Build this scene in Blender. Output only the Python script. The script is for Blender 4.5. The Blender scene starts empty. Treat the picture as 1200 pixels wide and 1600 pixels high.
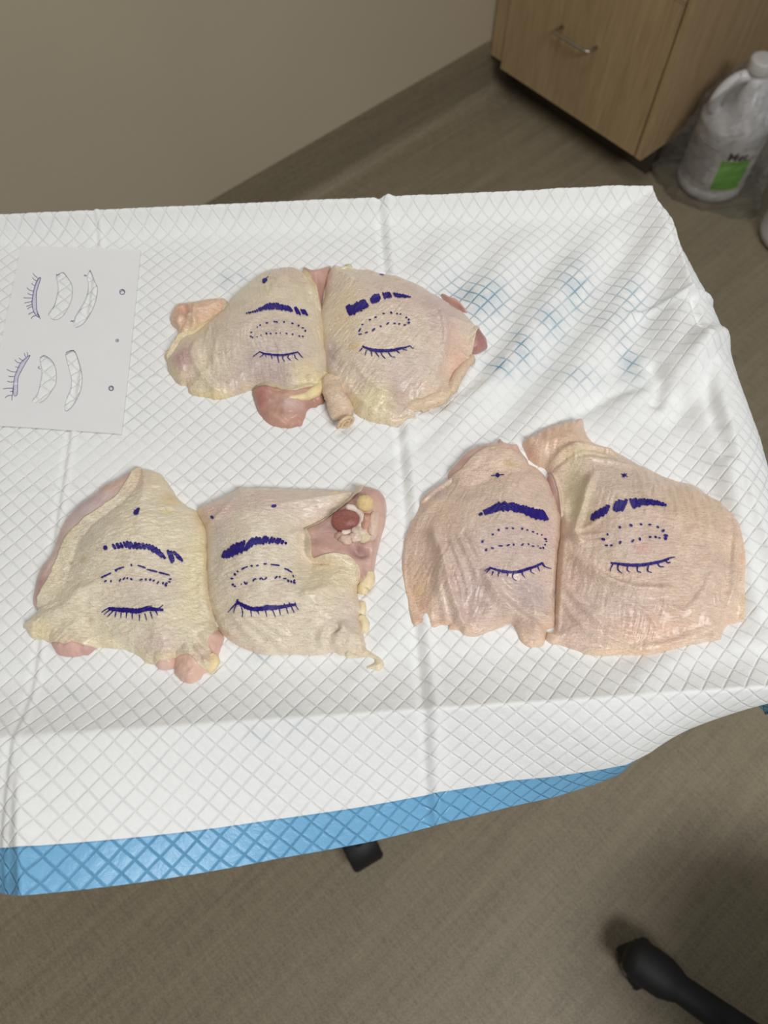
import bpy, bmesh, math, random
import numpy as np
from mathutils import Vector, Matrix
random.seed(7); RNG = np.random.RandomState(11)
SC = bpy.context.scene; COL = SC.collection

# ------------------------------------------------------------------ camera, world, lights, exposure
PITCH = math.radians(26.5); FPX = 1160.0; HC = 1.38
cam_d = bpy.data.cameras.new('camera'); cam = bpy.data.objects.new('camera', cam_d); COL.objects.link(cam)
cam.location = (0, 0, HC); cam.rotation_euler = (PITCH, 0, 0)
cam_d.sensor_fit = 'VERTICAL'; cam_d.sensor_height = 36.0; cam_d.lens = FPX / 1600 * 36.0
cam_d.clip_start = 0.02; cam_d.clip_end = 50
cam_d.dof.use_dof = True; cam_d.dof.focus_distance = 0.56; cam_d.dof.aperture_fstop = 7.0
SC.camera = cam
SC.view_settings.view_transform = 'Standard'; SC.view_settings.look = 'None'
SC.view_settings.exposure = 0.0; SC.view_settings.gamma = 1.0; SC.view_settings.use_curve_mapping = False

world = bpy.data.worlds.new('room_light'); SC.world = world; world.use_nodes = True
world.node_tree.nodes['Background'].inputs[0].default_value = (0.96, 0.98, 1.0, 1)
world.node_tree.nodes['Background'].inputs[1].default_value = 0.15

def area(name, loc, size, power, color=(1, 0.99, 0.972), target=None):
    d = bpy.data.lights.new(name, 'AREA'); d.shape = 'RECTANGLE'; d.size, d.size_y = size
    d.energy = power; d.color = color
    o = bpy.data.objects.new(name, d); COL.objects.link(o); o.location = loc
    if target is not None:
        o.rotation_euler = (Vector(target) - Vector(loc)).to_track_quat('-Z', 'Y').to_euler()
    return o
area('ceiling_panel_light', (0.95, -1.05, 2.6), (1.2, 0.6), 47)
area('ceiling_panel_light', (0.0, 0.9, 2.65), (1.2, 0.6), 11)

# ------------------------------------------------------------------ helpers
def srgb(r, g=None, b=None):
    if g is None: r, g, b = r
    f = lambda c: ((c / 255) / 12.92 if c / 255 <= 0.04045 else ((c / 255 + 0.055) / 1.055) ** 2.4)
    return (f(r), f(g), f(b))
def s4(*c): return (*srgb(*c), 1.0)

CA, SA = math.cos(PITCH), math.sin(PITCH)
def unproj(px, z):
    """photo pixels (N,2) -> the points of the place at height z"""
    px = np.atleast_2d(np.asarray(px, float)); z = np.broadcast_to(np.asarray(z, float), (len(px),))
    u = (px[:, 0] - 600) / FPX; v = (px[:, 1] - 800) / FPX
    d = np.stack([u, SA - v * CA, -CA - v * SA], 1)
    t = (z - HC) / d[:, 2]
    return np.array([0, 0, HC]) + d * t[:, None]
def P1(x, y, z): return unproj([(x, y)], z)[0]

def tag(o, label=None, cat=None, group=None, kind=None):
    if label: o['label'] = label
    if cat: o['category'] = cat
    if group: o['group'] = group
    if kind: o['kind'] = kind
    return o
def empty(name, loc, label=None, cat=None, group=None):
    o = bpy.data.objects.new(name, None); COL.objects.link(o); o.location = loc; o.empty_display_size = 0.05
    return tag(o, label, cat, group)
def link_mesh(name, verts, faces, mat, parent=None, smooth=True, colors=None, uv=None, attrs=None):
    me = bpy.data.meshes.new(name)
    verts = np.asarray(verts, float)
    if parent is not None:
        pl = root_loc(parent); verts = verts - np.array(pl)
    me.from_pydata(verts.tolist(), [], faces if isinstance(faces, list) else faces.tolist())
    if smooth: me.polygons.foreach_set('use_smooth', [True] * len(me.polygons))
    if colors is not None:
        ca = me.color_attributes.new('Col', 'FLOAT_COLOR', 'POINT')
        c4 = np.ones((len(verts), 4), np.float32); c4[:, :3] = colors
        ca.data.foreach_set('color', c4.ravel())
    if uv is not None:
        ul = me.uv_layers.new(name='UVMap')
        li = np.zeros(len(me.loops), np.int32); me.loops.foreach_get('vertex_index', li)
        ul.data.foreach_set('uv', np.asarray(uv, np.float32)[li].ravel())
    for k, v in (attrs or {}).items():
        at = me.attributes.new(k, 'FLOAT', 'POINT'); at.data.foreach_set('value', np.asarray(v, np.float32))
    me.update()
    o = bpy.data.objects.new(name, me); COL.objects.link(o)
    if mat: me.materials.append(mat)
    if parent is not None: o.parent = parent
    return o
def root_loc(o):
    l = Vector(o.location)
    while o.parent: o = o.parent; l = l + Vector(o.location)
    return l
def bm_obj(name, bm, mat, parent=None, smooth=False):
    if parent is not None: bmesh.ops.translate(bm, verts=bm.verts, vec=-root_loc(parent))
    me = bpy.data.meshes.new(name); bm.to_mesh(me); bm.free()
    if smooth: me.polygons.foreach_set('use_smooth', [True] * len(me.polygons))
    me.materials.append(mat)
    o = bpy.data.objects.new(name, me); COL.objects.link(o)
    if parent is not None: o.parent = parent
    return o
def box_bm(ctr, size, axes=None, bevel=0.0, bm=None, seg=2):
    """box with its own axes (ux,uy,uz)"""
    own = bm is None
    if own: bm = bmesh.new()
    r = bmesh.ops.create_cube(bm, size=1.0); vs = r['verts']
    ux, uy, uz = axes if axes else (Vector((1, 0, 0)), Vector((0, 1, 0)), Vector((0, 0, 1)))
    for v in vs:
        c = v.co.copy(); v.co = Vector(ctr) + ux * c.x * size[0] + uy * c.y * size[1] + uz * c.z * size[2]
    if bevel > 0:
        es = list({e for v in vs for e in v.link_edges})
        bmesh.ops.bevel(bm, geom=es, offset=bevel, segments=seg, affect='EDGES', profile=0.5)
    return bm
def catmull(pts, n=6, closed=True):
    p = np.asarray(pts, float); N = len(p); out = []
    rng = range(N) if closed else range(N - 1)
    for i in rng:
        if closed: p0, p1, p2, p3 = p[i - 1], p[i], p[(i + 1) % N], p[(i + 2) % N]
        else: p0, p1, p2, p3 = p[max(i - 1, 0)], p[i], p[i + 1], p[min(i + 2, N - 1)]
        for k in range(n):
            t = k / n
            out.append(0.5 * ((2 * p1) + (-p0 + p2) * t + (2 * p0 - 5 * p1 + 4 * p2 - p3) * t * t + (-p0 + 3 * p1 - 3 * p2 + p3) * t ** 3))
    if not closed: out.append(p[-1])
    return np.array(out)
_TAB = RNG.rand(512, 512)
def vnoise(x, y, seed=0):
    x = x + seed * 17.31; y = y + seed * 9.77
    xi = np.floor(x).astype(int); yi = np.floor(y).astype(int)
    fx = x - xi; fy = y - yi; fx = fx * fx * fx * (fx * (fx * 6 - 15) + 10); fy = fy * fy * fy * (fy * (fy * 6 - 15) + 10)
    g = lambda a, b: _TAB[a % 512, b % 512]
    return (g(xi, yi) * (1 - fx) + g(xi + 1, yi) * fx) * (1 - fy) + (g(xi, yi + 1) * (1 - fx) + g(xi + 1, yi + 1) * fx) * fy - 0.5
def fbm(x, y, seed=0, oct=3):
    s = 0; a = 1.0
    for o in range(oct): s = s + a * vnoise(x * 2 ** o, y * 2 ** o, seed + o * 5); a *= 0.5
    return s
def seg_dist(pts, poly, closed=True):
    """distance to a polyline, nearest point"""
    a = poly if closed else poly[:-1]; b = np.roll(poly, -1, 0) if closed else poly[1:]
    best = np.full(len(pts), 1e9); near = np.zeros((len(pts), 2)); par = np.zeros(len(pts))
    for i in range(len(a)):
        ab = b[i] - a[i]; l2 = ab @ ab
        if l2 < 1e-16: continue
        t = np.clip(((pts - a[i]) @ ab) / l2, 0, 1)
        q = a[i] + t[:, None] * ab; d = np.hypot(*(pts - q).T)
        m = d < best; best[m] = d[m]; near[m] = q[m]; par[m] = i + t[m]
    return best, near, par
def inside(pts, poly):
    x, y = pts.T; r = np.zeros(len(pts), bool); n = len(poly)
    for i in range(n):
        x1, y1 = poly[i]; x2, y2 = poly[(i + 1) % n]
        if y1 == y2: continue
        c = ((y1 > y) != (y2 > y)) & (x < (x2 - x1) * (y - y1) / (y2 - y1) + x1)
        r ^= c
    return r
def smooth01(t): t = np.clip(t, 0, 1); return t * t * (3 - 2 * t)

# ------------------------------------------------------------------ materials
def new_mat(name):
    m = bpy.data.materials.new(name); m.use_nodes = True
    nt = m.node_tree; b = nt.nodes['Principled BSDF']
    return m, nt, b
def N(nt, t, **kw):
    n = nt.nodes.new(t)
    for k, v in kw.items():
        if k.startswith('i_'): n.inputs[k[2:].replace('_', ' ')].default_value = v
        else: setattr(n, k, v)
    return n
def mix(nt, fac, a, b, blend='MIX'):
    n = nt.nodes.new('ShaderNodeMix'); n.data_type = 'RGBA'; n.blend_type = blend
    for s, v in ((0, fac), (6, a), (7, b)):
        if hasattr(v, 'is_linked') or hasattr(v, 'links'): nt.links.new(v, n.inputs[s])
        else: n.inputs[s].default_value = v
    return n.outputs[2]
def math_(nt, op, a, b=None):
    n = nt.nodes.new('ShaderNodeMath'); n.operation = op
    for i, v in enumerate((a, b)):
        if v is None: continue
        if hasattr(v, 'links'): nt.links.new(v, n.inputs[i])
        else: n.inputs[i].default_value = v
    return n.outputs[0]
def ramp(nt, fac, stops):
    r = nt.nodes.new('ShaderNodeValToRGB'); nt.links.new(fac, r.inputs[0])
    el = r.color_ramp.elements
    while len(el) < len(stops): el.new(0.5)
    for e, (p, c) in zip(el, stops): e.position = p; e.color = c
    return r.outputs[0]
def noise(nt, scale, detail=3, rough=0.5, vec=None, dist=0.0):
    n = N(nt, 'ShaderNodeTexNoise'); n.inputs['Scale'].default_value = scale; n.inputs['Detail'].default_value = detail
    n.inputs['Roughness'].default_value = rough; n.inputs['Distortion'].default_value = dist
    if vec is not None: nt.links.new(vec, n.inputs['Vector'])
    return n.outputs['Fac']
def mapping(nt, coord, scale=(1, 1, 1), rot=(0, 0, 0)):
    tc = nt.nodes.new('ShaderNodeTexCoord'); mp = nt.nodes.new('ShaderNodeMapping')
    mp.inputs['Scale'].default_value = scale; mp.inputs['Rotation'].default_value = rot
    nt.links.new(tc.outputs[coord], mp.inputs[0]); return mp.outputs[0]
def bump(nt, h, strength, dist, prev=None):
    b = nt.nodes.new('ShaderNodeBump'); b.inputs['Strength'].default_value = strength; b.inputs['Distance'].default_value = dist
    nt.links.new(h, b.inputs['Height'])
    if prev is not None: nt.links.new(prev, b.inputs['Normal'])
    return b.outputs[0]
def plain(name, col, rough=0.5, metal=0.0, spec=0.5, coat=0.0, var=0.06, vscale=60):
    m, nt, b = new_mat(name)
    n = noise(nt, vscale, 3, 0.5, mapping(nt, 'Object'))
    d = tuple(max(0, c * (1 - var)) for c in col[:3]) + (1,); u = tuple(min(1, c * (1 + var)) for c in col[:3]) + (1,)
    nt.links.new(ramp(nt, n, [(0.3, d), (0.7, u)]), b.inputs['Base Color'])
    b.inputs['Roughness'].default_value = rough; b.inputs['Metallic'].default_value = metal
    b.inputs['Specular IOR Level'].default_value = spec; b.inputs['Coat Weight'].default_value = coat
    return m

def flesh_mat(name, rough, sss, bscale, bstr, mottle, coat=0.15, wr_rot=0.6):
    m, nt, b = new_mat(name)
    at = N(nt, 'ShaderNodeAttribute', attribute_name='Col')
    ob = mapping(nt, 'Object')
    n1 = noise(nt, 95, 4, 0.6, ob, 0.6)
    c = mix(nt, mottle, at.outputs['Color'], ramp(nt, n1, [(0.3, s4(168, 132, 120)), (0.5, s4(226, 205, 182)), (0.72, s4(242, 226, 190))]), 'SOFT_LIGHT')
    nt.links.new(c, b.inputs['Base Color'])
    st = mapping(nt, 'Object', (0.7, 2.6, 1), (0, 0, wr_rot))
    w1 = noise(nt, 260, 4, 0.65, st, 2.0)
    w2 = noise(nt, bscale, 3, 0.6, ob, 0.4)
    vo = N(nt, 'ShaderNodeTexVoronoi', feature='SMOOTH_F1'); vo.inputs['Scale'].default_value = bscale * 0.9; vo.inputs['Smoothness'].default_value = 0.6
    wv = N(nt, 'ShaderNodeVectorMath', operation='MULTIPLY_ADD'); nz = N(nt, 'ShaderNodeTexNoise'); nz.inputs['Scale'].default_value = 260; nt.links.new(ob, nz.inputs['Vector'])
    nt.links.new(nz.outputs['Color'], wv.inputs[0]); wv.inputs[1].default_value = (0.003, 0.003, 0.003); nt.links.new(st, wv.inputs[2]); nt.links.new(wv.outputs[0], vo.inputs['Vector'])
    nb = bump(nt, w1, min(1, bstr * 1.4), 0.0013)
    nb = bump(nt, vo.outputs['Distance'], bstr * 0.35, -0.0007, nb)
    nb = bump(nt, w2, bstr * 1.2, 0.0008, nb)
    nt.links.new(nb, b.inputs['Normal'])
    rr = ramp(nt, noise(nt, 70, 2, 0.5, ob), [(0.3, (rough * 0.75,) * 3 + (1,)), (0.7, (rough * 1.25,) * 3 + (1,))])
    nt.links.new(rr, b.inputs['Roughness'])
    b.inputs['Subsurface Weight'].default_value = sss; b.inputs['Subsurface Radius'].default_value = (1.0, 0.45, 0.25)
    b.inputs['Subsurface Scale'].default_value = 0.0025
    b.inputs['Coat Weight'].default_value = coat; b.inputs['Coat Roughness'].default_value = 0.22
    return m
M = {}
M['skin'] = flesh_mat('chicken_skin', 0.36, 0.12, 620, 0.62, 0.30, 0.35)
M['muscle'] = flesh_mat('raw_muscle', 0.36, 0.10, 420, 0.30, 0.30, 0.25, 1.2)
M['fat'] = flesh_mat('raw_fat', 0.40, 0.25, 420, 0.35, 0.15, 0.25)
M['ink'] = plain('purple_marker_ink', srgb(30, 8, 114), 0.5, var=0.3, vscale=400)
M['ink_faint'] = plain('faint_grey_violet_ink', srgb(168, 166, 176), 0.8, var=0.12, vscale=300)
M['ink_pen'] = plain('dark_violet_pen_ink', srgb(84, 78, 120), 0.7, var=0.2, vscale=300)
M['paper'] = plain('white_card', srgb(232, 231, 232), 0.85, var=0.012, vscale=40)
M['steel'] = plain('brushed_steel', srgb(190, 188, 184), 0.3, 1.0)
M['nickel'] = plain('satin_nickel', srgb(186, 180, 170), 0.32, 1.0)
M['black'] = plain('black_plastic', srgb(18, 17, 18), 0.6, var=0.15)
M['rubber'] = plain('black_rubber', srgb(16, 16, 17), 0.6, var=0.15)
M['grey_plastic'] = plain('grey_plastic', srgb(120, 118, 116), 0.4)
M['vinyl_seat'] = plain('black_vinyl', srgb(28, 27, 28), 0.45)
M['white_plastic'] = plain('white_hdpe_plastic', srgb(196, 193, 190), 0.35, var=0.03)
M['jug_plastic'] = plain('translucent_white_plastic', srgb(222, 220, 220), 0.32, var=0.04)
M['cap'] = plain('white_cap_plastic', srgb(205, 202, 198), 0.4)
M['label'] = None

def wood_mat():
    m, nt, b = new_mat('light_wood_laminate')
    th = math.radians(41.5)
    tc = N(nt, 'ShaderNodeTexCoord')
    mp = N(nt, 'ShaderNodeMapping'); mp.inputs['Rotation'].default_value = (0, 0, -th); mp.inputs['Scale'].default_value = (1, 1, 0.06)
    nt.links.new(tc.outputs['Object'], mp.inputs[0])
    g1 = noise(nt, 55, 5, 0.6, mp.outputs[0], 0.8)
    g2 = noise(nt, 210, 3, 0.6, mp.outputs[0])
    c = ramp(nt, g1, [(0.3, s4(156, 130, 95)), (0.5, s4(175, 149, 112)), (0.72, s4(187, 161, 124))])
    c = mix(nt, 0.35, c, ramp(nt, g2, [(0.35, s4(148, 122, 88)), (0.65, s4(189, 163, 128))]))
    nt.links.new(c, b.inputs['Base Color']); b.inputs['Roughness'].default_value = 0.5
    nt.links.new(bump(nt, g2, 0.08, 0.0005), b.inputs['Normal'])
    return m
M['wood'] = wood_mat()
M['dark_gap'] = plain('dark_toe_kick', srgb(70, 60, 48), 0.7)

def floor_mat():
    m, nt, b = new_mat('woven_vinyl_sheet')
    th = math.radians(41.5)
    A = mapping(nt, 'Object', (1, 9, 9), (0, 0, -th)); 
    tc = N(nt, 'ShaderNodeTexCoord')
    def mp(sc):
        n = N(nt, 'ShaderNodeMapping'); n.inputs['Rotation'].default_value = (0, 0, -th)
        vm = N(nt, 'ShaderNodeMapping'); vm.inputs['Scale'].default_value = sc
        nt.links.new(tc.outputs['Object'], n.inputs[0]); nt.links.new(n.outputs[0], vm.inputs[0]); return vm.outputs[0]
    along = noise(nt, 120, 5, 0.68, mp((0.035, 1, 1)), 0.15)
    along2 = noise(nt, 18, 4, 0.6, mp((0.07, 1, 1)), 0.2)
    cross = noise(nt, 220, 4, 0.6, mp((1, 0.12, 1)))
    fine = noise(nt, 420, 2, 0.6, tc.outputs['Object'])
    c = ramp(nt, along, [(0.34, s4(96, 86, 66)), (0.5, s4(130, 118, 94)), (0.66, s4(158, 145, 119))])
    c = mix(nt, 0.45, c, ramp(nt, along2, [(0.36, s4(104, 93, 73)), (0.64, s4(152, 140, 114))]))
    c = mix(nt, 0.30, c, ramp(nt, cross, [(0.36, s4(92, 82, 64)), (0.64, s4(166, 153, 127))]))
    c = mix(nt, 0.36, c, ramp(nt, fine, [(0.36, s4(80, 71, 55)), (0.64, s4(184, 172, 148))]))
    nt.links.new(c, b.inputs['Base Color']); b.inputs['Roughness'].default_value = 0.55
    nt.links.new(bump(nt, cross, 0.12, 0.0006), b.inputs['Normal'])
    return m
M['floor'] = floor_mat()

def wall_mat():
    m, nt, b = new_mat('beige_wall_paint')
    n = noise(nt, 260, 3, 0.6, mapping(nt, 'Object'))
    n2 = noise(nt, 3, 2, 0.5, mapping(nt, 'Object'))
    c = mix(nt, 0.5, ramp(nt, n, [(0.3, s4(192, 180, 155)), (0.7, s4(199, 187, 163))]), ramp(nt, n2, [(0.3, s4(190, 178, 155)), (0.7, s4(198, 186, 162))]))
    nt.links.new(c, b.inputs['Base Color']); b.inputs['Roughness'].default_value = 0.7
    nt.links.new(bump(nt, n, 0.1, 0.0008), b.inputs['Normal'])
    return m
M['wall'] = wall_mat()

PQ = 0.0142  # quilting pitch
def pad_mat(name, base, line, blue=False):
    m, nt, b = new_mat(name)
    uv = N(nt, 'ShaderNodeUVMap', uv_map='UVMap')
    wob = N(nt, 'ShaderNodeTexNoise'); wob.inputs['Scale'].default_value = 22; wob.inputs['Detail'].default_value = 2
    nt.links.new(uv.outputs[0], wob.inputs['Vector'])
    sub = N(nt, 'ShaderNodeVectorMath', operation='MULTIPLY_ADD'); nt.links.new(wob.outputs['Color'], sub.inputs[0])
    sub.inputs[1].default_value = (0.003, 0.003, 0); nt.links.new(uv.outputs[0], sub.inputs[2])
    sep = N(nt, 'ShaderNodeSeparateXYZ'); nt.links.new(sub.outputs[0], sep.inputs[0])
    def line_d(sign):
        s = math_(nt, 'ADD' if sign > 0 else 'SUBTRACT', sep.outputs[0], sep.outputs[1])
        f = math_(nt, 'PINGPONG', s, PQ / 2)
        return f
    d = math_(nt, 'MINIMUM', line_d(1), line_d(-1))
    dn = math_(nt, 'DIVIDE', d, 0.0014)
    lm = ramp(nt, dn, [(0.25, (1, 1, 1, 1)), (1.0, (0, 0, 0, 1))])
    wear = ramp(nt, noise(nt, 30, 3, 0.6, uv.outputs[0]), [(0.36, (0.12,) * 3 + (1,)), (0.62, (1, 1, 1, 1))])
    ft = N(nt, 'ShaderNodeAttribute', attribute_name='faint')
    fac = math_(nt, 'MULTIPLY', math_(nt, 'MULTIPLY', lm, wear), math_(nt, 'SUBTRACT', 1.0, ft.outputs['Fac']))
    st = N(nt, 'ShaderNodeAttribute', attribute_name='stain')
    fibre = noise(nt, 420, 3, 0.65, uv.outputs[0])
    cb = ramp(nt, fibre, [(0.3, tuple(c * 0.965 for c in base[:3]) + (1,)), (0.7, base)])
    lcol = line
    c = mix(nt, math_(nt, 'MULTIPLY', fac, 0.55 if blue else 0.17), cb, lcol)
    if not blue:
        blot = ramp(nt, noise(nt, 60, 3, 0.6, uv.outputs[0], 0.5), [(0.35, (0, 0, 0, 1)), (0.62, (1, 1, 1, 1))])
        sblot = math_(nt, 'MULTIPLY', st.outputs['Fac'], math_(nt, 'ADD', math_(nt, 'MULTIPLY', lm, 0.68), math_(nt, 'MULTIPLY', blot, 0.36)))
        c = mix(nt, sblot, c, s4(106, 148, 170))
    nt.links.new(c, b.inputs['Base Color'])
    b.inputs['Roughness'].default_value = 0.38 if blue else 0.9
    b.inputs['Specular IOR Level'].default_value = 0.5 if blue else 0.2
    h = ramp(nt, dn, [(0.0, (0, 0, 0, 1)), (1.0, (1, 1, 1, 1))])
    h = math_(nt, 'MAXIMUM', h, ft.outputs['Fac'])
    nb = bump(nt, h, 0.75 if blue else 0.55, 0.0009)
    cr = noise(nt, 95, 4, 0.62, uv.outputs[0], 0.7)
    nb = bump(nt, cr, 0.35 if not blue else 0.5, 0.0016, nb)
    nb = bump(nt, fibre, 0.25, 0.0005, nb)
    nt.links.new(nb, b.inputs['Normal'])
    return m
M['pad_white'] = pad_mat('white_absorbent_tissue', s4(238, 239, 238), s4(166, 170, 170))
M['pad_blue'] = pad_mat('blue_backing_film', s4(118, 178, 218), s4(76, 132, 172), True)

def film_mat():
    m = bpy.data.materials.new('clear_crinkled_film'); m.use_nodes = True
    nt = m.node_tree; nt.nodes.remove(nt.nodes['Principled BSDF']); out = nt.nodes['Material Output']
    tr = N(nt, 'ShaderNodeBsdfTransparent'); tr.inputs[0].default_value = (0.99, 0.99, 0.99, 1)
    gl = N(nt, 'ShaderNodeBsdfGlossy'); gl.inputs['Roughness'].default_value = 0.10; gl.inputs[0].default_value = (0.9, 0.9, 0.9, 1)
    df = N(nt, 'ShaderNodeBsdfDiffuse'); df.inputs[0].default_value = (0.9, 0.89, 0.88, 1)
    nb = bump(nt, noise(nt, 45, 4, 0.65, mapping(nt, 'Object'), 1.5), 1.0, 0.01)
    nt.links.new(nb, gl.inputs['Normal'])
    fr = N(nt, 'ShaderNodeFresnel'); fr.inputs['IOR'].default_value = 1.5; nt.links.new(nb, fr.inputs['Normal'])
    m1 = N(nt, 'ShaderNodeMixShader'); m1.inputs[0].default_value = 0.04
    nt.links.new(tr.outputs[0], m1.inputs[1]); nt.links.new(df.outputs[0], m1.inputs[2])
    m2 = N(nt, 'ShaderNodeMixShader'); nt.links.new(math_(nt, 'MULTIPLY', fr.outputs[0], 0.72), m2.inputs[0])
    nt.links.new(m1.outputs[0], m2.inputs[1]); nt.links.new(gl.outputs[0], m2.inputs[2])
    nt.links.new(m2.outputs[0], out.inputs['Surface'])
    return m
M['film'] = film_mat()

# ------------------------------------------------------------------ the room
TH = math.radians(41.5)
W = Vector((math.cos(TH), math.sin(TH), 0)); NR = Vector((math.sin(TH), -math.cos(TH), 0)); UP = Vector((0, 0, 1))
WALL_N = -1.34
def room(w, n, z): return W * w + NR * n + UP * z
# floor
fl = link_mesh('floor', [(-4, -3, 0), (4, -3, 0), (4, 5, 0), (-4, 5, 0), (-4, -3, -.05), (4, -3, -.05), (4, 5, -.05), (-4, 5, -.05)],
               [[0, 1, 2, 3], [7, 6, 5, 4], [0, 4, 5, 1], [1, 5, 6, 2], [2, 6, 7, 3], [3, 7, 4, 0]], M['floor'], smooth=False)
tag(fl, 'woven brown vinyl sheet floor', kind='structure')
wl = bm_obj('wall_left', box_bm(room(0.5, WALL_N - 0.06, 1.35), (7, 0.12, 2.7), (W, NR, UP)), M['wall'])
tag(wl, 'beige painted wall behind the table', kind='structure')
# coved base: profile swept along the wall
prof = [(0.0, 0.150), (0.0035, 0.150), (0.0035, 0.03)]
for k in range(9):
    t = k / 8 * math.pi / 2; prof.append((0.0035 + 0.03 * (1 - math.cos(t)), 0.03 - 0.03 * math.sin(t) + 0.0008))
prof += [(0.075, 0.0008), (0.075, 0.0), (0.0, 0.0)]
vs = []; fs = []
for w in (-2.9, 3.9):
    for (dn, z) in prof: vs.append(tuple(room(w, WALL_N + dn, z)))
n = len(prof)
for i in range(n): fs.append([i, (i + 1) % n, n + (i + 1) % n, n + i])
cb = link_mesh('baseboard_left', vs, fs, M['floor'], smooth=False)
tag(cb, 'coved vinyl base turned up the wall', kind='structure')

# ------------------------------------------------------------------ cabinet
def cab_box(w0, w1, n0, n1, z0, z1, bev=0.0015):
    return box_bm(room((w0 + w1) / 2, (n0 + n1) / 2, (z0 + z1) / 2), (w1 - w0, n1 - n0, z1 - z0), (W, NR, UP), bev)
CF = 1.566
cabinet = empty('base_cabinet', room(CF + 0.3, -1.05, 0), 'light wood laminate drawer cabinet with a bar pull beside the wall', 'cabinet')
bm_obj('carcass', cab_box(CF + 0.030, CF + 0.58, -1.330, -0.7925, 0.10, 0.86), M['wood'], cabinet)
bm_obj('filler_strip', cab_box(CF + 0.006, CF + 0.021, -1.332, -1.293, 0.115, 0.86), M['wood'], cabinet)
bm_obj('side_panel', cab_box(CF - 0.001, CF + 0.030, -0.8085, -0.7925, 0.10, 0.86), M['wood'], cabinet)
bm_obj('toe_kick', cab_box(CF + 0.09, CF + 0.55, -1.30, -0.81, 0.0, 0.10), M['dark_gap'], cabinet)
bm_obj('worktop', cab_box(CF - 0.03, CF + 0.6, -1.338, -0.775, 0.862, 0.895), M['steel'], cabinet)
def drawer(z0, z1):
    d = bm_obj('drawer', cab_box(CF, CF + 0.019, -1.285, -0.8155, z0, z1), M['wood'], cabinet)
    return d
def pull(drw, z, n0=-1.112, n1=-1.002):
    pts = []
    R = 0.011
    base = CF; out = CF - 0.032
    path = [(base, n0)] + [(out + R - R * math.sin(t), n0 + R - R * math.cos(t)) for t in np.linspace(0, math.pi / 2, 6)]
    path += [(out + R - R * math.cos(t), n1 - R + R * math.sin(t)) for t in np.linspace(0, math.pi / 2, 6)] + [(base, n1)]
    pts = [room(w, nn, z) for w, nn in path]
    return tube('handle', pts, [0.0042] * len(pts), M['nickel'], drw)
def tube(name, pts, radii, mat, parent, seg=12, colors=None, cap=True, noise_a=0.0, seed=0, squash=1.0):
    pts = [Vector(p) for p in pts]; vs = []; n = len(pts)
    prev = None
    for i, p in enumerate(pts):
        t = (pts[min(i + 1, n - 1)] - pts[max(i - 1, 0)]).normalized()
        ref = Vector((0, 0, 1)) if abs(t.z) < 0.95 else Vector((1, 0, 0))
        if prev is None: sx = t.cross(ref).normalized()
        else: sx = (prev - t * prev.dot(t)).normalized()
        prev = sx; sy = sx.cross(t).normalized()
        for k in range(seg):
            a = 2 * math.pi * k / seg
            r = radii[i]
            if noise_a: r *= 1 + noise_a * float(fbm(np.array([i * 0.35 + seed]), np.array([math.cos(a) * 1.5 + math.sin(a) * 3 + 7.0]), seed)[0])
            vs.append(p + sx * math.cos(a) * r + sy * math.sin(a) * r * squash)
    fs = []
    for i in range(n - 1):
        for k in range(seg):
            fs.append([i * seg + k, i * seg + (k + 1) % seg, (i + 1) * seg + (k + 1) % seg, (i + 1) * seg + k])
    if cap: fs.append(list(range(seg))[::-1]); fs.append([(n - 1) * seg + k for k in range(seg)])
    cc = None
    if colors is not None:
        cc = np.repeat(np.asarray(colors, float).reshape(-1, 3) if np.ndim(colors) > 1 else np.tile(colors, (n, 1)), seg, 0)
    return link_mesh(name, vs, fs, mat, parent, True, cc)
d1 = drawer(0.10, 0.461); pull(d1, 0.286)
d2 = drawer(0.465, 0.66); pull(d2, 0.565)
d3 = drawer(0.664, 0.852); pull(d3, 0.76)

# ------------------------------------------------------------------ plastic jugs and bag
def lathe(name, prof, ctr, mat, parent, seg=64, mod=None):
    vs = []; fs = []
    for (r, z) in prof:
        for k in range(seg):
            a = 2 * math.pi * k / seg; rr = mod(a, r, z) if mod else r
            off = (0, 0)
            vs.append((ctr[0] + rr * math.cos(a) + off[0], ctr[1] + rr * math.sin(a) + off[1], ctr[2] + z))
    n = len(prof)
    for i in range(n - 1):
        for k in range(seg):
            fs.append([i * seg + k, i * seg + (k + 1) % seg, (i + 1) * seg + (k + 1) % seg, (i + 1) * seg + k])
    fs.append(list(range(seg))[::-1]); fs.append([(n - 1) * seg + k for k in range(seg)])
    return link_mesh(name, vs, fs, mat, parent)
JC = np.array([0.862, 1.667, 0.0])
face_ang = math.atan2(-JC[1], -JC[0])           # towards the room where the photo was taken
hand_ang = face_ang - math.radians(62)           # side the handle is on
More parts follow.
